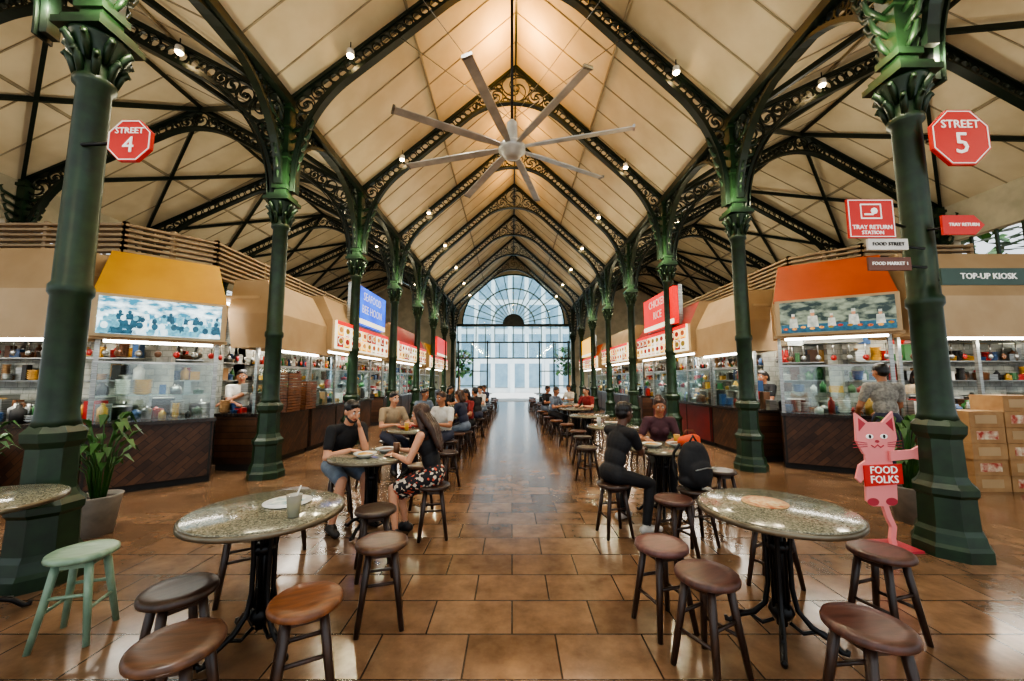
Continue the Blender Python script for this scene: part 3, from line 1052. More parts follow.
# ------------------------------------------------------------------ signs
def octagon(name, loc, r, l1, l2, arm):
    b = B()
    P = lambda rr: [(rr * math.cos(PI / 8 + i * PI / 4), rr * math.sin(PI / 8 + i * PI / 4)) for i in range(8)]
    b.flat(P(r), 0, 0.03, RED)
    b.strip(P(r * 0.94), 0.006, 0.007, WTXT, True, y=-0.002)
    b.text(l1, r * 0.38, T(0, -0.005, r * 0.42), WTXT)
    b.text(l2, r * 1.0, T(0, -0.005, -r * 0.24), WTXT)
    b.tube([(0, 0.03, 0), (arm, 0.06, 0)], 0.015, BLACK, 6)
    b.build(name, loc)
octagon('street_sign', (-3.12, 3.0, 3.47), 0.19, 'STREET', '4', -0.45)
octagon('street_sign', (4.15, 3.4, 3.76), 0.29, 'STREET', '5', -0.25)
b = B()
b.flat([(-0.21, -0.18), (0.21, -0.18), (0.21, 0.18), (-0.21, 0.18)], 0, 0.02, RED)
b.strip([(-0.2, -0.17), (0.2, -0.17), (0.2, 0.17), (-0.2, 0.17)], 0.006, 0.008, WTXT, True, y=-0.002)
b.text('TRAY RETURN', 0.055, T(0, -0.004, -0.085), WTXT)
b.text('STATION', 0.048, T(0, -0.004, -0.135), WTXT)
b.strip([(-0.09, 0.0), (0.09, 0.0), (0.09, 0.13), (-0.09, 0.13)], 0.006, 0.014, WTXT, True, y=-0.002)
b.flat([(0.03 * math.cos(i * PI / 4) + 0.03, 0.07 + 0.03 * math.sin(i * PI / 4)) for i in range(8)], -0.005, 0, WTXT)
b.flat([(-0.06, 0.03), (0.02, 0.03), (0.02, 0.045), (-0.06, 0.045)], -0.005, 0, WTXT)
b.tube([(0.1, 0.03, 0), (0.5, 0.2, 0)], 0.012, BLACK, 6)
b.build('tray_return_sign', (3.25, 3.4, 2.98))
def plate(name, loc, w_, h_, mat, txt, ts, arrow=0, arm=0.3):
    b = B()
    pts = [(-w_ / 2, -h_ / 2), (w_ / 2, -h_ / 2), (w_ / 2, h_ / 2), (-w_ / 2, h_ / 2)]
    if arrow:
        pts = [(-w_ / 2, -h_ / 2), (w_ / 2 - h_ * 0.5, -h_ / 2), (w_ / 2, 0), (w_ / 2 - h_ * 0.5, h_ / 2), (-w_ / 2, h_ / 2)]
    b.flat(pts, 0, 0.02, mat)
    b.text(txt, ts, T(0, -0.004, 0), WTXT if mat is not WHITE else DARK)
    b.tube([(0, 0.03, 0), (arm, 0.12, 0)], 0.012, BLACK, 6)
    b.build(name, loc)
plate('direction_sign', (3.38, 3.4, 2.74), 0.36, 0.1, WHITE, 'FOOD STREET', 0.045, 0, 0.45)
plate('direction_sign', (3.38, 3.4, 2.56), 0.38, 0.12, M('sign_brown', (110, 66, 50), None, 3, 0.5), 'FOOD MARKET 1', 0.042, 0, 0.45)
plate('direction_sign', (4.08, 3.4, 2.92), 0.38, 0.18, RED, 'TRAY RETURN', 0.042, 1, -0.2)
plate('direction_sign', (4.18, 3.35, 2.43), 0.82, 0.15, M('sign_darkgreen', (50, 78, 68), None, 3, 0.5), 'TOP-UP KIOSK', 0.075, 1, -0.3)

# cat cut-out
b = B()
def circ(cx, cz, rx, rz, n=24):
    return [(cx + rx * math.cos(2 * PI * i / n), cz + rz * math.sin(2 * PI * i / n)) for i in range(n)]
b.flat([(-0.21, 0.96), (-0.2, 1.22), (-0.08, 1.13), (0.06, 1.13), (0.17, 1.23), (0.19, 0.98), (0.14, 0.84), (0.0, 0.79), (-0.15, 0.84)], 0, 0.02, PINK)
b.flat([(-0.18, 1.05), (-0.175, 1.17), (-0.11, 1.12)], -0.004, 0, PINKD)
b.flat([(0.16, 1.05), (0.155, 1.17), (0.09, 1.12)], -0.004, 0, PINKD)
b.flat([(-0.13, 0.86), (0.11, 0.86), (0.15, 0.6), (0.14, 0.42), (0.06, 0.37), (-0.1, 0.37), (-0.16, 0.42), (-0.15, 0.6)], 0.001, 0.021, PINK)
b.flat([(0.08, 0.78), (0.3, 0.8), (0.4, 0.78), (0.46, 0.82), (0.45, 0.89), (0.38, 0.92), (0.3, 0.88), (0.08, 0.87)], -0.03, -0.01, PINK)
b.flat([(-0.1, 0.8), (-0.2, 0.74), (-0.24, 0.62), (-0.2, 0.58), (-0.12, 0.66)], 0.002, 0.022, PINK)
b.flat([(-0.17, 0.55), (0.2, 0.57), (0.2, 0.75), (-0.17, 0.74)], -0.012, -0.002, RED)
b.text('FOOD', 0.095, T(0.015, -0.016, 0.695), WTXT)
b.text('FOLKS', 0.095, T(0.015, -0.016, 0.61), WTXT)
for sx in (-0.08, 0.06):
    b.flat(circ(sx, 1.0, 0.035, 0.022), -0.004, 0, WTXT)
    b.flat(circ(sx, 1.0, 0.013, 0.018), -0.007, -0.003, DARK)
b.flat(circ(-0.01, 0.955, 0.02, 0.013), -0.004, 0, PINKD)
b.strip([(-0.07, 0.92), (-0.04, 0.9), (-0.01, 0.925), (0.02, 0.9), (0.05, 0.92)], 0.006, 0.008, PINKD, y=-0.003)
for s_ in (-1, 1):
    for q in range(3):
        b.strip([(-0.01 + s_ * 0.1, 0.94 - q * 0.015), (-0.01 + s_ * 0.24, 0.96 - q * 0.03)], 0.004, 0.005, PINKD, y=-0.003)
for cx in (-0.1, 0.08):
    b.flat(circ(cx, 0.41, 0.055, 0.035), -0.003, 0, PINKD)
b.strip([(0.02, 0.4), (0.05, 0.28), (0.09, 0.18), (0.07, 0.08), (0.08, 0.0)], 0.03, 0.05, PINK, y=0.02)
b.box((-0.06, -0.12, 0), (0.22, 0.16, 0.02), PINKD)
b.build('cat_cutout_sign', (3.42, 3.72, 0.0), 0.05)

# potted plants
def plant(loc, h=0.9, seed=3, pot=0.2):
    rnd = random.Random(seed)
    b = B()
    b.lathe([(pot * 0.75, 0), (pot, 0.36), (pot * 1.05, 0.38), (pot * 0.93, 0.38), (pot * 0.9, 0.34)], POTW, 20)
    b.lathe([(pot * 0.9, 0.33), (pot * 0.88, 0.345)], SOIL, 20)
    for i in range(40):
        a = rnd.uniform(0, 6.28)
        hh = rnd.uniform(0.35, 1) * h
        rr = rnd.uniform(0.08, 0.24)
        c, s_ = math.cos(a), math.sin(a)
        base = V((c * 0.05, s_ * 0.05, 0.34))
        mid = V((c * rr * 0.5, s_ * rr * 0.5, 0.34 + hh * 0.7))
        tip = V((c * rr, s_ * rr, 0.34 + hh))
        end = V((c * (rr + 0.14), s_ * (rr + 0.14), 0.34 + hh * 0.85))
        b.tube([base, mid, tip], 0.006, LEAF, 5)
        sd = V((-s_, c, 0)) * 0.035
        m1 = tip.lerp(end, 0.4) + V((0, 0, 0.05))
        b.add([mid.lerp(tip, 0.6), mid.lerp(tip, 0.9) + sd, m1 + sd, end, m1 - sd, mid.lerp(tip, 0.9) - sd, m1], [(0, 1, 2, 6), (6, 2, 3), (6, 3, 4), (0, 6, 4, 5)], LEAF)
    b.build('potted_plant', loc)
plant((-4.15, 4.05, 0), 0.85, 3, 0.18)
plant((4.35, 4.4, 0), 0.8, 5)
plant((-6.2, 4.6, 0), 0.8, 6)

# cardboard boxes
LAB = M('box_label', (210, 200, 170), (160, 50, 34), 12, 0.6)
def boxpile(loc, ni, nj, sd, w_=0.48, h_=0.215):
    rnd = random.Random(sd)
    b = B()
    for i in range(ni):
        for j in range(nj - (rnd.random() < 0.4)):
            x, z = i * (w_ + 0.02), j * (h_ + 0.003)
            o = rnd.uniform(-0.02, 0.02)
            b.box((x + o, o, z), (x + w_ + o, 0.4 + o, z + h_), CARD)
            b.box((x + 0.08 + o, -0.003 + o, z + 0.05), (x + w_ - 0.1 + o, 0 + o, z + h_ - 0.05), LAB if (i + j) % 2 else BEIGE)
            b.box((x + o, 0.17 + o, z + h_ - 0.001), (x + w_ + o, 0.22 + o, z + h_ + 0.002), BEIGE2)
    b.build('stack_of_cardboard_boxes', loc)
boxpile((6.35, 5.5, 0), 3, 6, 1)
boxpile((-7.6, 4.6, 0), 2, 3, 2)
# stacks of wooden trays on stall counter
def trays(loc, n, w_, d_, rz):
    b = B()
    for j in range(n):
        o = random.uniform(-0.012, 0.012)
        z = j * 0.05
        b.box((-w_ + o, -d_, z), (w_ + o, d_, z + 0.01), WO)
        b.box((-w_ + o, -d_, z + 0.01), (w_ + o, -d_ + 0.012, z + 0.038), WO)
        b.box((-w_ + o, d_ - 0.012, z + 0.01), (w_ + o, d_, z + 0.038), WO)
        b.box((-w_ + o, -d_, z + 0.01), (-w_ + 0.012 + o, d_, z + 0.038), WO)
        b.box((w_ - 0.012 + o, -d_, z + 0.01), (w_ + o, d_, z + 0.038), WO)
    b.build('stack_of_wooden_trays', loc, rz)
trays((-4.1, 7.2, 0.952), 14, 0.22, 0.12, PI / 2)
trays((-4.12, 7.85, 0.952), 11, 0.2, 0.12, PI / 2)

# spot lamp fixtures on trusses
b = B()
b.lathe([(0.03, 0.12), (0.06, 0.1), (0.07, 0.0), (0.065, 0.0)], WHITE, 14)
b.ell((0, 0, 0.0), (0.055, 0.055, 0.045), BULB, 14, 8)
b.tube([(0, 0, 0.1), (0, 0, 0.25)], 0.01, BLACK, 6)
spm = b.mesh('spot_fixture')
for k in planes[1:]:
    for lx, z in ((-2.9, 7.1), (2.9, 7.1), (-5.7, 7.0), (5.7, 7.0)):
        p = hall(lx, k, z)
        p.y -= 0.2
        place(spm, 'spot_fixture', p)

# ------------------------------------------------------------------ people
def rotf(fx, fy, yaw):
    c, s_ = math.cos(yaw), math.sin(yaw)
    return fx * c + fy * s_, fy * c - fx * s_

SK1 = M('skin_light', (208, 154, 122), (194, 138, 108), 8, 0.5)
SK2 = M('skin_tan', (168, 116, 84), (152, 100, 72), 8, 0.5)
SK3 = M('skin_dark', (90, 58, 42), (74, 46, 34), 8, 0.5)
LIP = M('lips', (164, 80, 70), None, 8, 0.4)
HB = M('hair_black', (24, 20, 20), (12, 10, 10), 40, 0.4, stretch=(1, 1, 0.15), bump=0.6)
HN = M('hair_brown', (70, 42, 28), (40, 26, 18), 40, 0.4, stretch=(1, 1, 0.15), bump=0.6)
EW = M('eye_white', (235, 230, 225), None, 4, 0.2)
EP = M('eye_dark', (30, 20, 16), None, 4, 0.1)
C_BLK = M('cloth_black', (24, 24, 28), (16, 16, 20), 12, 0.8, bump=0.2)
C_GRY = M('cloth_greyblue', (104, 118, 134), (84, 96, 112), 12, 0.8, bump=0.2)
C_WHT = M('cloth_white', (210, 208, 200), (190, 188, 180), 12, 0.8, bump=0.2)
C_RED = M('cloth_red', (130, 32, 32), None, 12, 0.8, bump=0.2)
C_NAVY = M('cloth_navy', (36, 42, 64), None, 12, 0.8, bump=0.2)
C_PLUM = M('cloth_plum', (76, 42, 50), None, 12, 0.8, bump=0.2)
C_TAN = M('cloth_tan', (160, 140, 112), None, 12, 0.8, bump=0.2)
C_CHK = M('cloth_grey_check', (150, 148, 140), (110, 110, 104), 30, 0.8)
C_FLR = speck_mat('cloth_floral', [(24, 22, 28), (24, 22, 28), (200, 90, 66), (24, 22, 28), (210, 196, 176), (28, 26, 30), (24, 22, 28)], 42, 0.8)
SHOE = M('shoe_dark', (34, 30, 30), None, 10, 0.5)
SHOEW = M('shoe_white', (200, 196, 190), None, 10, 0.5)

def ik(a, t, l1, l2, pole):
    d = t - a
    D = d.length
    mx = (l1 + l2) * 0.995
    if D > mx:
        t = a + d * (mx / D)
        d = t - a
        D = mx
    n = d.normalized()
    x = (l1 * l1 - l2 * l2 + D * D) / (2 * D)
    h = math.sqrt(max(0, l1 * l1 - x * x))
    p = pole - n * pole.dot(n)
    p.normalize()
    return a + n * x + p * h, t

def person(name, loc, face, seat=0.5, lean=10, hands=(None, None), feet=(None, None), skin=SK1, top=C_BLK, bottom=C_NAVY,
           shoe=SHOE, hair=HB, style='short', sleeve='short', legs='pants', vox=0.012, yaw=0, pitch=0, sc=1.0, fem=False, beard=False):
    o = V((loc[0], loc[1], 0))
    f = V((face[0], face[1], 0)).normalized()
    r = V((f.y, -f.x, 0))
    Z = V((0, 0, 1))
    la = math.radians(lean)
    S = (Z * math.cos(la) + f * math.sin(la)).normalized()
    Fw = (f * math.cos(la) - Z * math.sin(la)).normalized()
    P = o + Z * ((seat + 0.095) if seat else 0.94 * sc)
    caps, ells = [], []
    sw = 0.165 if fem else 0.185
    sw *= sc
    hipw = 0.085 * sc
    N_ = P + S * 0.50 * sc
    RT = Matrix((r, Fw, S)).transposed()
    ells.append((P + S * 0.0, RT, V((0.165, 0.125, 0.12)) * sc, 'bottom'))
    ells.append((P + S * 0.16 * sc, RT, V((0.125 if fem else 0.145, 0.1, 0.15)) * sc, 'top'))
    ells.append((P + S * 0.33 * sc + Fw * 0.01, RT, V((0.15 if fem else 0.168, 0.108, 0.165)) * sc, 'top'))
    if fem:
        for q in (-1, 1):
            ells.append((P + S * 0.33 * sc + Fw * 0.09 + r * 0.065 * q, RT, V((0.055, 0.05, 0.055)) * sc, 'top'))
    shp = P + S * 0.445 * sc
    caps.append((shp - r * (sw - 0.03), shp + r * (sw - 0.03), 0.062 * sc, 0.062 * sc, 'top'))
    caps.append((N_ - S * 0.06, N_ + S * 0.0, 0.072 * sc, 0.055 * sc, 'top'))
    HC = N_ + S * 0.11 * sc + Z * 0.045 + f * 0.02
    caps.append((N_ - S * 0.01, HC - Z * 0.04 - f * 0.01, 0.054 * sc, 0.052 * sc, 'skin'))
    hx, hy = rotf(r, f, math.radians(yaw))
    pa = math.radians(pitch)
    hz = (Z * math.cos(pa) + hy * math.sin(pa)).normalized()
    hy = (hy * math.cos(pa) - Z * math.sin(pa)).normalized()
    RH = Matrix((hx, hy, hz)).transposed()
    def hp(x, y, z):
        return HC + (hx * x + hy * y + hz * z) * sc
    ells.append((hp(0, -0.005, 0.022), RH, V((0.076, 0.094, 0.096)) * sc, 'skin'))
    ells.append((hp(0, 0.02, -0.04), RH, V((0.06, 0.07, 0.078)) * sc, 'skin'))
    ells.append((hp(0, 0.062, -0.095), RH, V((0.028, 0.022, 0.02)) * sc, 'hair' if beard else 'skin'))
    caps.append((hp(0, 0.088, 0.01), hp(0, 0.107, -0.025), 0.009 * sc, 0.0135 * sc, 'skin'))
    for q in (-1, 1):
        ells.append((hp(0.078 * q, -0.005, -0.01), RH, V((0.012, 0.022, 0.032)) * sc, 'skin'))
        ells.append((hp(0.03 * q, 0.087, 0.034), RH, V((0.019, 0.008, 0.005)) * sc, 'hair'))
        ells.append((hp(0.036 * q, 0.066, -0.03), RH, V((0.026, 0.022, 0.024)) * sc, 'skin'))
        if beard:
            caps.append((hp(0.066 * q, 0.01, -0.05), hp(0.03 * q, 0.062, -0.092), 0.013, 0.02, 'hair'))
    ells.append((hp(0, 0.086, -0.058), RH, V((0.025, 0.01, 0.009)) * sc, 'lip'))
    ells.append((hp(0, -0.02, 0.045), RH, V((0.085, 0.1, 0.086)) * sc, 'hair'))
    ells.append((hp(0, -0.045, 0.0), RH, V((0.076, 0.066, 0.075)) * sc, 'hair'))
    ells.append((hp(0.015, 0.045, 0.095), RH, V((0.05, 0.035, 0.022)) * sc, 'hair'))
    if style == 'long':
        for q in (-2, -1, 0, 1, 2):
            a = hp(0.035 * q, -0.055 + 0.012 * abs(q), 0.02)
            m_ = N_ - Fw * 0.095 + r * 0.045 * q
            e_ = P + S * (0.2 + 0.03 * abs(q)) - Fw * 0.12 + r * 0.04 * q
            caps.append((a, m_, 0.042, 0.036, 'hair'))
            caps.append((m_, e_, 0.036, 0.02, 'hair'))
        for q in (-1, 1):
            caps.append((hp(0.072 * q, 0.02, 0.03), hp(0.082 * q, -0.01, -0.12), 0.022, 0.028, 'hair'))
            caps.append((hp(0.082 * q, -0.01, -0.12), N_ + r * 0.1 * q - S * 0.08 - Fw * 0.03, 0.028, 0.03, 'hair'))
    elif style == 'bun':
        ells.append((hp(0, -0.11, 0.09), RH, V((0.05, 0.045, 0.045)), 'hair'))
    elif style == 'bob':
        for q in (-1, 0, 1):
            caps.append((hp(0.05 * q, -0.05, 0.02), hp(0.06 * q, -0.07, -0.11), 0.05, 0.04, 'hair'))
    for i, q in enumerate((1, -1)):
        hip = P + r * hipw * q - S * 0.02
        tgt = feet[i]
        if tgt is None:
            tg = o + r * 0.1 * q + (f * 0.36 if seat else f * 0.03 * q)
        else:
            tg = V((tgt[0], tgt[1], 0))
        tg = V((tg.x, tg.y, 0.085))
        kn, an = ik(hip, tg, 0.44 * sc, 0.43 * sc, f + Z * 0.8)
        an.z = max(an.z, 0.085)
        if legs == 'shorts':
            kk = hip.lerp(kn, 0.88)
            caps.append((hip, kk, 0.092 * sc, 0.078 * sc, 'bottom'))
            caps.append((kk, kn, 0.056 * sc, 0.052 * sc, 'skin'))
            caps.append((kn, kn.lerp(an, 0.35), 0.052 * sc, 0.054 * sc, 'skin'))
            caps.append((kn.lerp(an, 0.35), an, 0.054 * sc, 0.034 * sc, 'skin'))
        elif legs == 'skirt':
            kk = hip.lerp(kn, 0.8)
            caps.append((hip, kk, 0.1 * sc, 0.085 * sc, 'bottom'))
            caps.append((hip + r * (-0.05 * q) - Z * 0.02, kk - r * 0.05 * q - Z * 0.06, 0.09, 0.08, 'bottom'))
            caps.append((kk, kn, 0.056 * sc, 0.05 * sc, 'skin'))
            caps.append((kn, kn.lerp(an, 0.35), 0.05 * sc, 0.05 * sc, 'skin'))
            caps.append((kn.lerp(an, 0.35), an, 0.05 * sc, 0.03 * sc, 'skin'))
        else:
            caps.append((hip, kn, 0.09 * sc, 0.064 * sc, 'bottom'))
            caps.append((kn, kn.lerp(an, 0.35), 0.062 * sc, 0.06 * sc, 'bottom'))
            caps.append((kn.lerp(an, 0.35), an + (kn - an) * 0.06, 0.06 * sc, 0.048 * sc, 'bottom'))
            caps.append((kn.lerp(an, 0.9), an, 0.034 * sc, 0.034 * sc, 'skin'))
        toe = an + f * 0.15 + r * 0.03 * q
        caps.append((V((an.x, an.y, 0.045)) - f * 0.04, V((toe.x, toe.y, 0.034)), 0.042, 0.034, 'shoe'))
        caps.append((V((an.x, an.y, 0.075)), V((an.x, an.y, 0.05)) + f * 0.05, 0.04, 0.036, 'shoe'))
    ex = B()
    for i, q in enumerate((1, -1)):
        sh = shp + r * sw * q
        tgt = hands[i]
        if tgt is None:
            tg = (o + f * 0.42 + r * 0.16 * q + Z * 0.8) if seat else (o + r * 0.27 * q + f * 0.08 + Z * 0.78)
        else:
            tg = V(tgt)
        el, wr = ik(sh, tg, 0.29 * sc, 0.26 * sc, -Z * 1.0 + r * 0.5 * q - f * 0.2)
        if sleeve == 'short':
            e6 = sh.lerp(el, 0.62)
            caps.append((sh, e6, 0.062 * sc, 0.056 * sc, 'top'))
            caps.append((e6, el, 0.044 * sc, 0.038 * sc, 'skin'))
            caps.append((el, el.lerp(wr, 0.3), 0.04 * sc, 0.04 * sc, 'skin'))
            caps.append((el.lerp(wr, 0.3), wr, 0.04 * sc, 0.026 * sc, 'skin'))
        elif sleeve == 'none':
            caps.append((sh, el, 0.048 * sc, 0.037 * sc, 'skin'))
            caps.append((el, wr, 0.037 * sc, 0.024 * sc, 'skin'))
        else:
            caps.append((sh, el, 0.06 * sc, 0.048 * sc, 'top'))
            caps.append((el, el.lerp(wr, 0.9), 0.048 * sc, 0.036 * sc, 'top'))
            caps.append((el.lerp(wr, 0.8), wr, 0.027 * sc, 0.026 * sc, 'skin'))
        d = (wr - el).normalized()
        if tgt is not None and tgt[2] < 0.95 and seat:
            d = (V((d.x, d.y, 0)).normalized() * 0.95 - Z * 0.12).normalized()
        nrm = (-Z - d * (-Z).dot(d))
        if nrm.length < 0.25:
            nrm = -r * q - d * (-r * q).dot(d)
        nrm.normalize()
        sd = d.cross(nrm).normalized()
        inward = -r * q
        if sd.dot(inward) > 0:
            sd = -sd
        Rm = Matrix((sd, d, nrm)).transposed()
        ex.ell(wr + d * 0.045, (0.04, 0.055, 0.016), skin, 12, 8, Rm)
        for fi, Lf in enumerate((0.068, 0.077, 0.072, 0.056)):
            base = wr + d * (0.082 - 0.004 * abs(fi - 1)) + sd * ((fi - 1.5) * 0.02)
            dd = (d + sd * (fi - 1.5) * 0.07).normalized()
            c = 0.0
            pts = [base - dd * 0.02, base]
            for sg, fr in enumerate((0.45, 0.32, 0.23)):
                c += math.radians(18 + 4 * sg)
                pts.append(pts[-1] + (dd * math.cos(c) + nrm * math.sin(c)) * Lf * fr)
            ex.tube(pts, [0.009, 0.0095, 0.0088, 0.008, 0.0055], skin, 8)
        tb = wr + d * 0.025 - sd * 0.028
        td = (d * 0.65 - sd * 0.7 + nrm * 0.25).normalized()
        td2 = (d * 0.9 - sd * 0.3 + nrm * 0.35).normalized()
        ex.tube([tb - td * 0.01, tb + td * 0.03, tb + td * 0.03 + td2 * 0.03, tb + td * 0.03 + td2 * 0.05], [0.014, 0.012, 0.0105, 0.006], skin, 8)
    for q in (-1, 1):
        ex.ell(hp(0.03 * q, 0.0815, 0.012), 0.0125 * sc, EW, 10, 8)
        ex.ell(hp(0.03 * q, 0.0905, 0.012), 0.0058 * sc, EP, 8, 6)
    u = B()
    dm = DARK
    for a, c, ra, rb, lb in caps:
        n = 14
        d = c - a
        L = max(d.length, 1e-4)
        pts, rs = [], []
        dn = d / L
        for t in (-1, -0.92, -0.7, -0.38, 0):
            pts.append(a + dn * ra * t)
            rs.append(max(ra * math.sqrt(max(0, 1 - t * t)), 0.0008))
        for t in (0, 0.38, 0.7, 0.92, 1):
            pts.append(c + dn * (rb * t + (1e-4 if t == 0 else 0)))
            rs.append(max(rb * math.sqrt(max(0, 1 - t * t)), 0.0008))
        u.tube(pts, rs, dm, n)
    for c, Rm, rr, lb in ells:
        u.ell(c, tuple(rr), dm, 16, 12, Rm)
    tmp = u.build('tmp')
    md = tmp.modifiers.new('r', 'REMESH')
    md.mode = 'VOXEL'
    md.voxel_size = vox
    md = tmp.modifiers.new('s', 'SMOOTH')
    md.factor = 0.5
    md.iterations = 3 if vox < 0.01 else 1
    bpy.context.view_layer.update()
    dg = bpy.context.evaluated_depsgraph_get()
    me = bpy.data.meshes.new_from_object(tmp.evaluated_get(dg))
    old = tmp.data
    bpy.data.objects.remove(tmp)
    bpy.data.meshes.remove(old)
    nf = len(me.polygons)
    cen = np.empty(nf * 3)
    me.polygons.foreach_get('center', cen)
    cen = cen.reshape(-1, 3)
    best = np.full(nf, 1e9)
    lab = np.zeros(nf, dtype=np.int32)
    names = ['skin', 'top', 'bottom', 'shoe', 'hair', 'lip']
    for a, c, ra, rb, lb in caps:
        a_, c_ = np.array(a), np.array(c)
        ab = c_ - a_
        t = np.clip(((cen - a_) @ ab) / max(ab @ ab, 1e-9), 0, 1)
        dist = np.linalg.norm(cen - a_ - t[:, None] * ab, axis=1) - (ra + (rb - ra) * t)
        mk = dist < best
        best[mk] = dist[mk]
        lab[mk] = names.index(lb)
    for c, Rm, rr, lb in ells:
        loc_ = (cen - np.array(c)) @ np.array(Rm)
        kk = np.linalg.norm(loc_ / np.array(rr), axis=1)
        dist = (kk - 1) * min(rr)
        mk = dist < best
        best[mk] = dist[mk]
        lab[mk] = names.index(lb)
    me.materials.clear()
    for mt in (skin, top, bottom, shoe, hair, LIP):
        me.materials.append(mt)
    me.polygons.foreach_set('material_index', lab)
    me.polygons.foreach_set('use_smooth', np.ones(nf, dtype=bool))
    me.update()
    me.name = name
    ob = place(me, name)
    hb = ex.build('hands_and_eyes')
    hb.parent = ob
    return ob

FG = 0.0075
person('seated_man', (-1.97, 4.5), (0.78, -0.55), 0.5, 24, ((-1.70, 4.2, 0.79), (-1.68, 4.38, 1.0)), ((-1.8, 4.05), (-1.55, 4.3)), SK1, C_BLK, C_GRY, SHOE, HB, 'short', 'short', 'shorts', FG, 0, 20, 0.97, beard=True)
person('seated_woman', (-0.78, 4.02), (-1, 0.1), 0.5, 14, ((-1.2, 4.25, 0.785), (-1.18, 3.98, 0.785)), ((-1.08, 4.12), (-1.12, 3.9)), SK1, C_BLK, C_FLR, SHOE, HN, 'long', 'none', 'skirt', FG, 0, 12, 0.9, True)
person('seated_man', (1.02, 4.08), (0.85, 0.45), 0.5, 17, ((1.42, 4.33, 0.79), (1.38, 4.62, 0.79)), ((1.34, 4.05), (1.2, 4.45)), SK3, C_BLK, C_BLK, SHOEW, HB, 'short', 'short', 'pants', FG, 0, 5, 0.93)
person('seated_woman', (1.95, 5.3), (-0.2, -1), 0.5, 16, ((1.68, 4.95, 0.79), (1.98, 4.9, 0.79)), (None, None), SK2, C_PLUM, C_BLK, SHOE, HN, 'bun', 'short', 'pants', 0.009, 0, 16, 0.93, True)
# background diners
bgp = [(-1.15, 6.9, (-0.4, -0.7), C_WHT, HN, 'short'), (-2.1, 6.8, (0.6, -0.6), C_TAN, HB, 'short'),
       (-0.95, 8.0, (-0.8, 0.3), C_NAVY, HN, 'bob'),
       (-0.95, 8.9, (-0.6, -0.6), C_RED, HB, 'bob'), (-0.9, 10.6, (-0.7, 0.5), C_BLK, HB, 'short'),
       (-2.05, 8.9, (0.6, -0.5), C_GRY, HB, 'short'), (-0.95, 12.9, (-0.6, -0.6), C_WHT, HB, 'short'),
       (-2.1, 12.6, (0.8, -0.2), C_BLK, HB, 'bob'), (-0.95, 14.8, (-0.6, -0.6), C_NAVY, HB, 'short'),
       (1.15, 11.2, (0.6, -0.5), C_GRY, HB, 'short'), (2.2, 11.3, (-0.6, -0.6), C_RED, HB, 'bob'),
       (1.1, 13.3, (0.6, -0.5), C_BLK, HB, 'short'), (2.25, 15.0, (-0.6, -0.5), C_WHT, HB, 'bob')]
for i, (x, y, fc, tp, hr, sty) in enumerate(bgp):
    person('seated_man' if sty == 'short' else 'seated_woman', (x, y), fc, 0.5, 12, (None, None), (None, None), random.choice([SK1, SK2]), tp, random.choice([C_NAVY, C_BLK, C_GRY]), SHOE, hr, sty, 'short', 'pants', 0.014, 0, 10, 0.95)
    place(SD, 'wooden_stool', (x, y, 0), 0.3)
person('standing_customer', (5.4, 5.7), (0.25, 1), None, 3, ((5.6, 6.0, 1.05), (5.3, 6.05, 1.05)), (None, None), SK2, C_CHK, C_NAVY, SHOE, HB, 'short', 'short', 'pants', 0.01, 15, 10, 1.03)
person('stall_cook', (-5.1, 7.4), (0.6, -0.9), None, 8, ((-4.9, 7.0, 1.1), (-5.15, 6.95, 1.1)), (None, None), SK2, C_WHT, C_BLK, SHOE, HB, 'short', 'short', 'pants', 0.013, 0, 12)
person('stall_cook', (5.4, 8.3), (-1, -0.3), None, 8, ((5.05, 8.4, 1.1), (5.05, 8.1, 1.1)), (None, None), SK2, C_BLK, C_BLK, SHOE, HB, 'bob', 'short', 'pants', 0.013, 0, 12)
person('stall_cook', (7.2, 7.0), (0, -1), None, 6, (None, None), (None, None), SK2, C_TAN, C_BLK, SHOE, HB, 'bob', 'short', 'pants', 0.013, 0, 5)

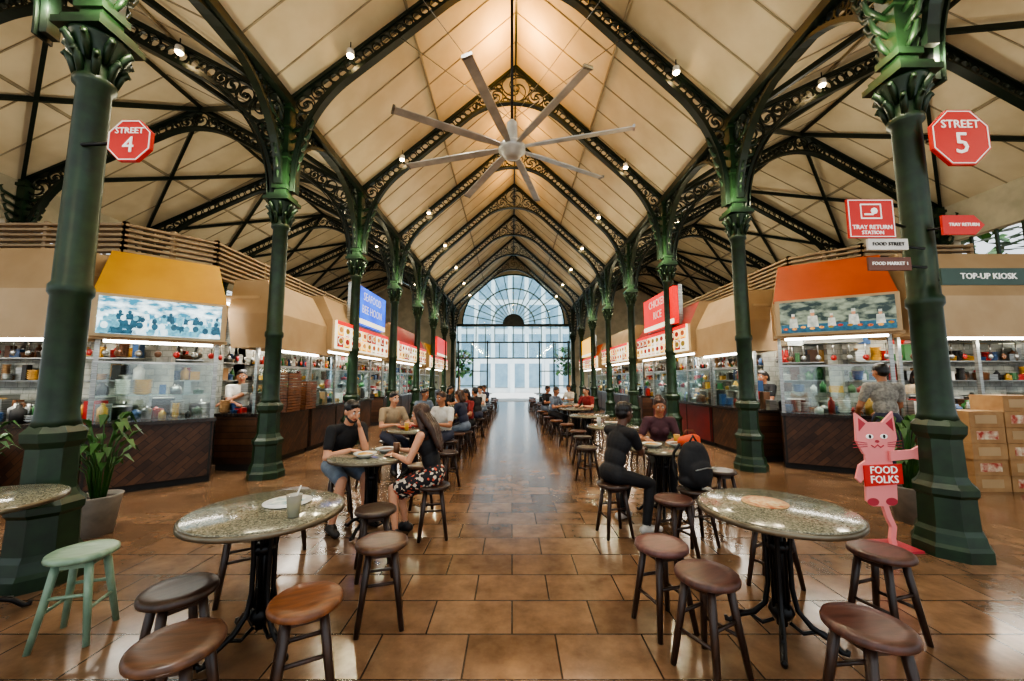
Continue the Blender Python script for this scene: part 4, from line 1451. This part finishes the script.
# backpack on a stool + orange bag
def blob(parts, vox, mat, name):
    u = B()
    for c, rr in parts:
        u.ell(c, rr, mat, 16, 12)
    o = u.build(name)
    md = o.modifiers.new('r', 'REMESH')
    md.mode = 'VOXEL'
    md.voxel_size = vox
    md.use_smooth_shade = True
    md = o.modifiers.new('s', 'SMOOTH')
    md.iterations = 4
    return o
bp = blob([((0, 0, 0.22), (0.17, 0.11, 0.22)), ((0, -0.08, 0.15), (0.13, 0.08, 0.13)), ((0, 0.0, 0.08), (0.17, 0.12, 0.085)), ((0.0, 0, 0.36), (0.12, 0.09, 0.08))], 0.012, C_BLK, 'backpack')
bp.location = (1.75, 3.85, 0.5)
bp.rotation_euler = (0, 0, 0.3)
s2 = B()
for q in (-1, 1):
    s2.tube([(0.08 * q, 0.09, 0.4), (0.09 * q, 0.17, 0.3), (0.1 * q, 0.17, 0.15), (0.11 * q, 0.1, 0.06)], 0.014, DARK, 8)
s2.tube([(-0.04, 0, 0.43), (0, 0, 0.49), (0.04, 0, 0.43)], 0.01, DARK, 8)
s2.tube([(-0.12, -0.155, 0.2), (0, -0.168, 0.22), (0.12, -0.155, 0.2)], 0.006, STEEL, 6)
so = s2.build('straps')
so.parent = bp
ob = blob([((0, 0, 0.075), (0.13, 0.09, 0.075)), ((0.05, 0, 0.11), (0.08, 0.06, 0.05))], 0.012, M('orange_fabric', (206, 76, 30), (190, 66, 24), 10, 0.7), 'orange_handbag')
ob.location = (2.0, 4.5, 0.758)
hd = B()
hd.tube([(-0.07, 0, 0.13), (-0.03, 0, 0.2), (0.05, 0, 0.2), (0.09, 0, 0.14)], 0.007, WO, 8)
ho = hd.build('handle')
ho.parent = ob

# ------------------------------------------------------------------ lights
for k in planes[:7]:
    for lx in (-W, W):
        s_ = -1 if lx > 0 else 1
        p = hall(lx * colf(k, lx), k, 4.72)
        lamp('column_uplight', 'POINT', (p.x + s_ * 0.3, p.y - 0.26, 4.75), 58, (1, 0.88, 0.55), 0.05)
        lamp('column_uplight', 'POINT', (p.x - s_ * 0.38, p.y - 0.1, 4.75), 32, (1, 0.88, 0.6), 0.05)
for y in (1.8, 5.0, 8.2, 11.4, 14.6, 17.8):
    for x in (-1.9, 2.1):
        lamp('truss_downlight', 'SPOT', (x, y, 7.4), 300, (1, 0.93, 0.8), 0.12, (0, 0, 0), spot=2.0)
for y, e_ in ((8.4, 170), (11.6, 60), (14.8, 40)):
    lamp('ridge_lamp', 'POINT', (CX, y, 9.15), e_, (1, 0.5, 0.13), 0.06)
for x in (-7.9, 8.1):
    for y in (1.8, 8.2, 14.6):
        lamp('aisle_lamp', 'POINT', (x, y, 5.4), 75, (1, 0.9, 0.7), 0.15)
sun = lamp('sun', 'SUN', (0, -20, 30), 9.0, (1, 0.99, 0.96))
sun.rotation_euler = (math.radians(25), 0, 0)
sun.data.angle = 0.05
print('objects', len(scene.objects))
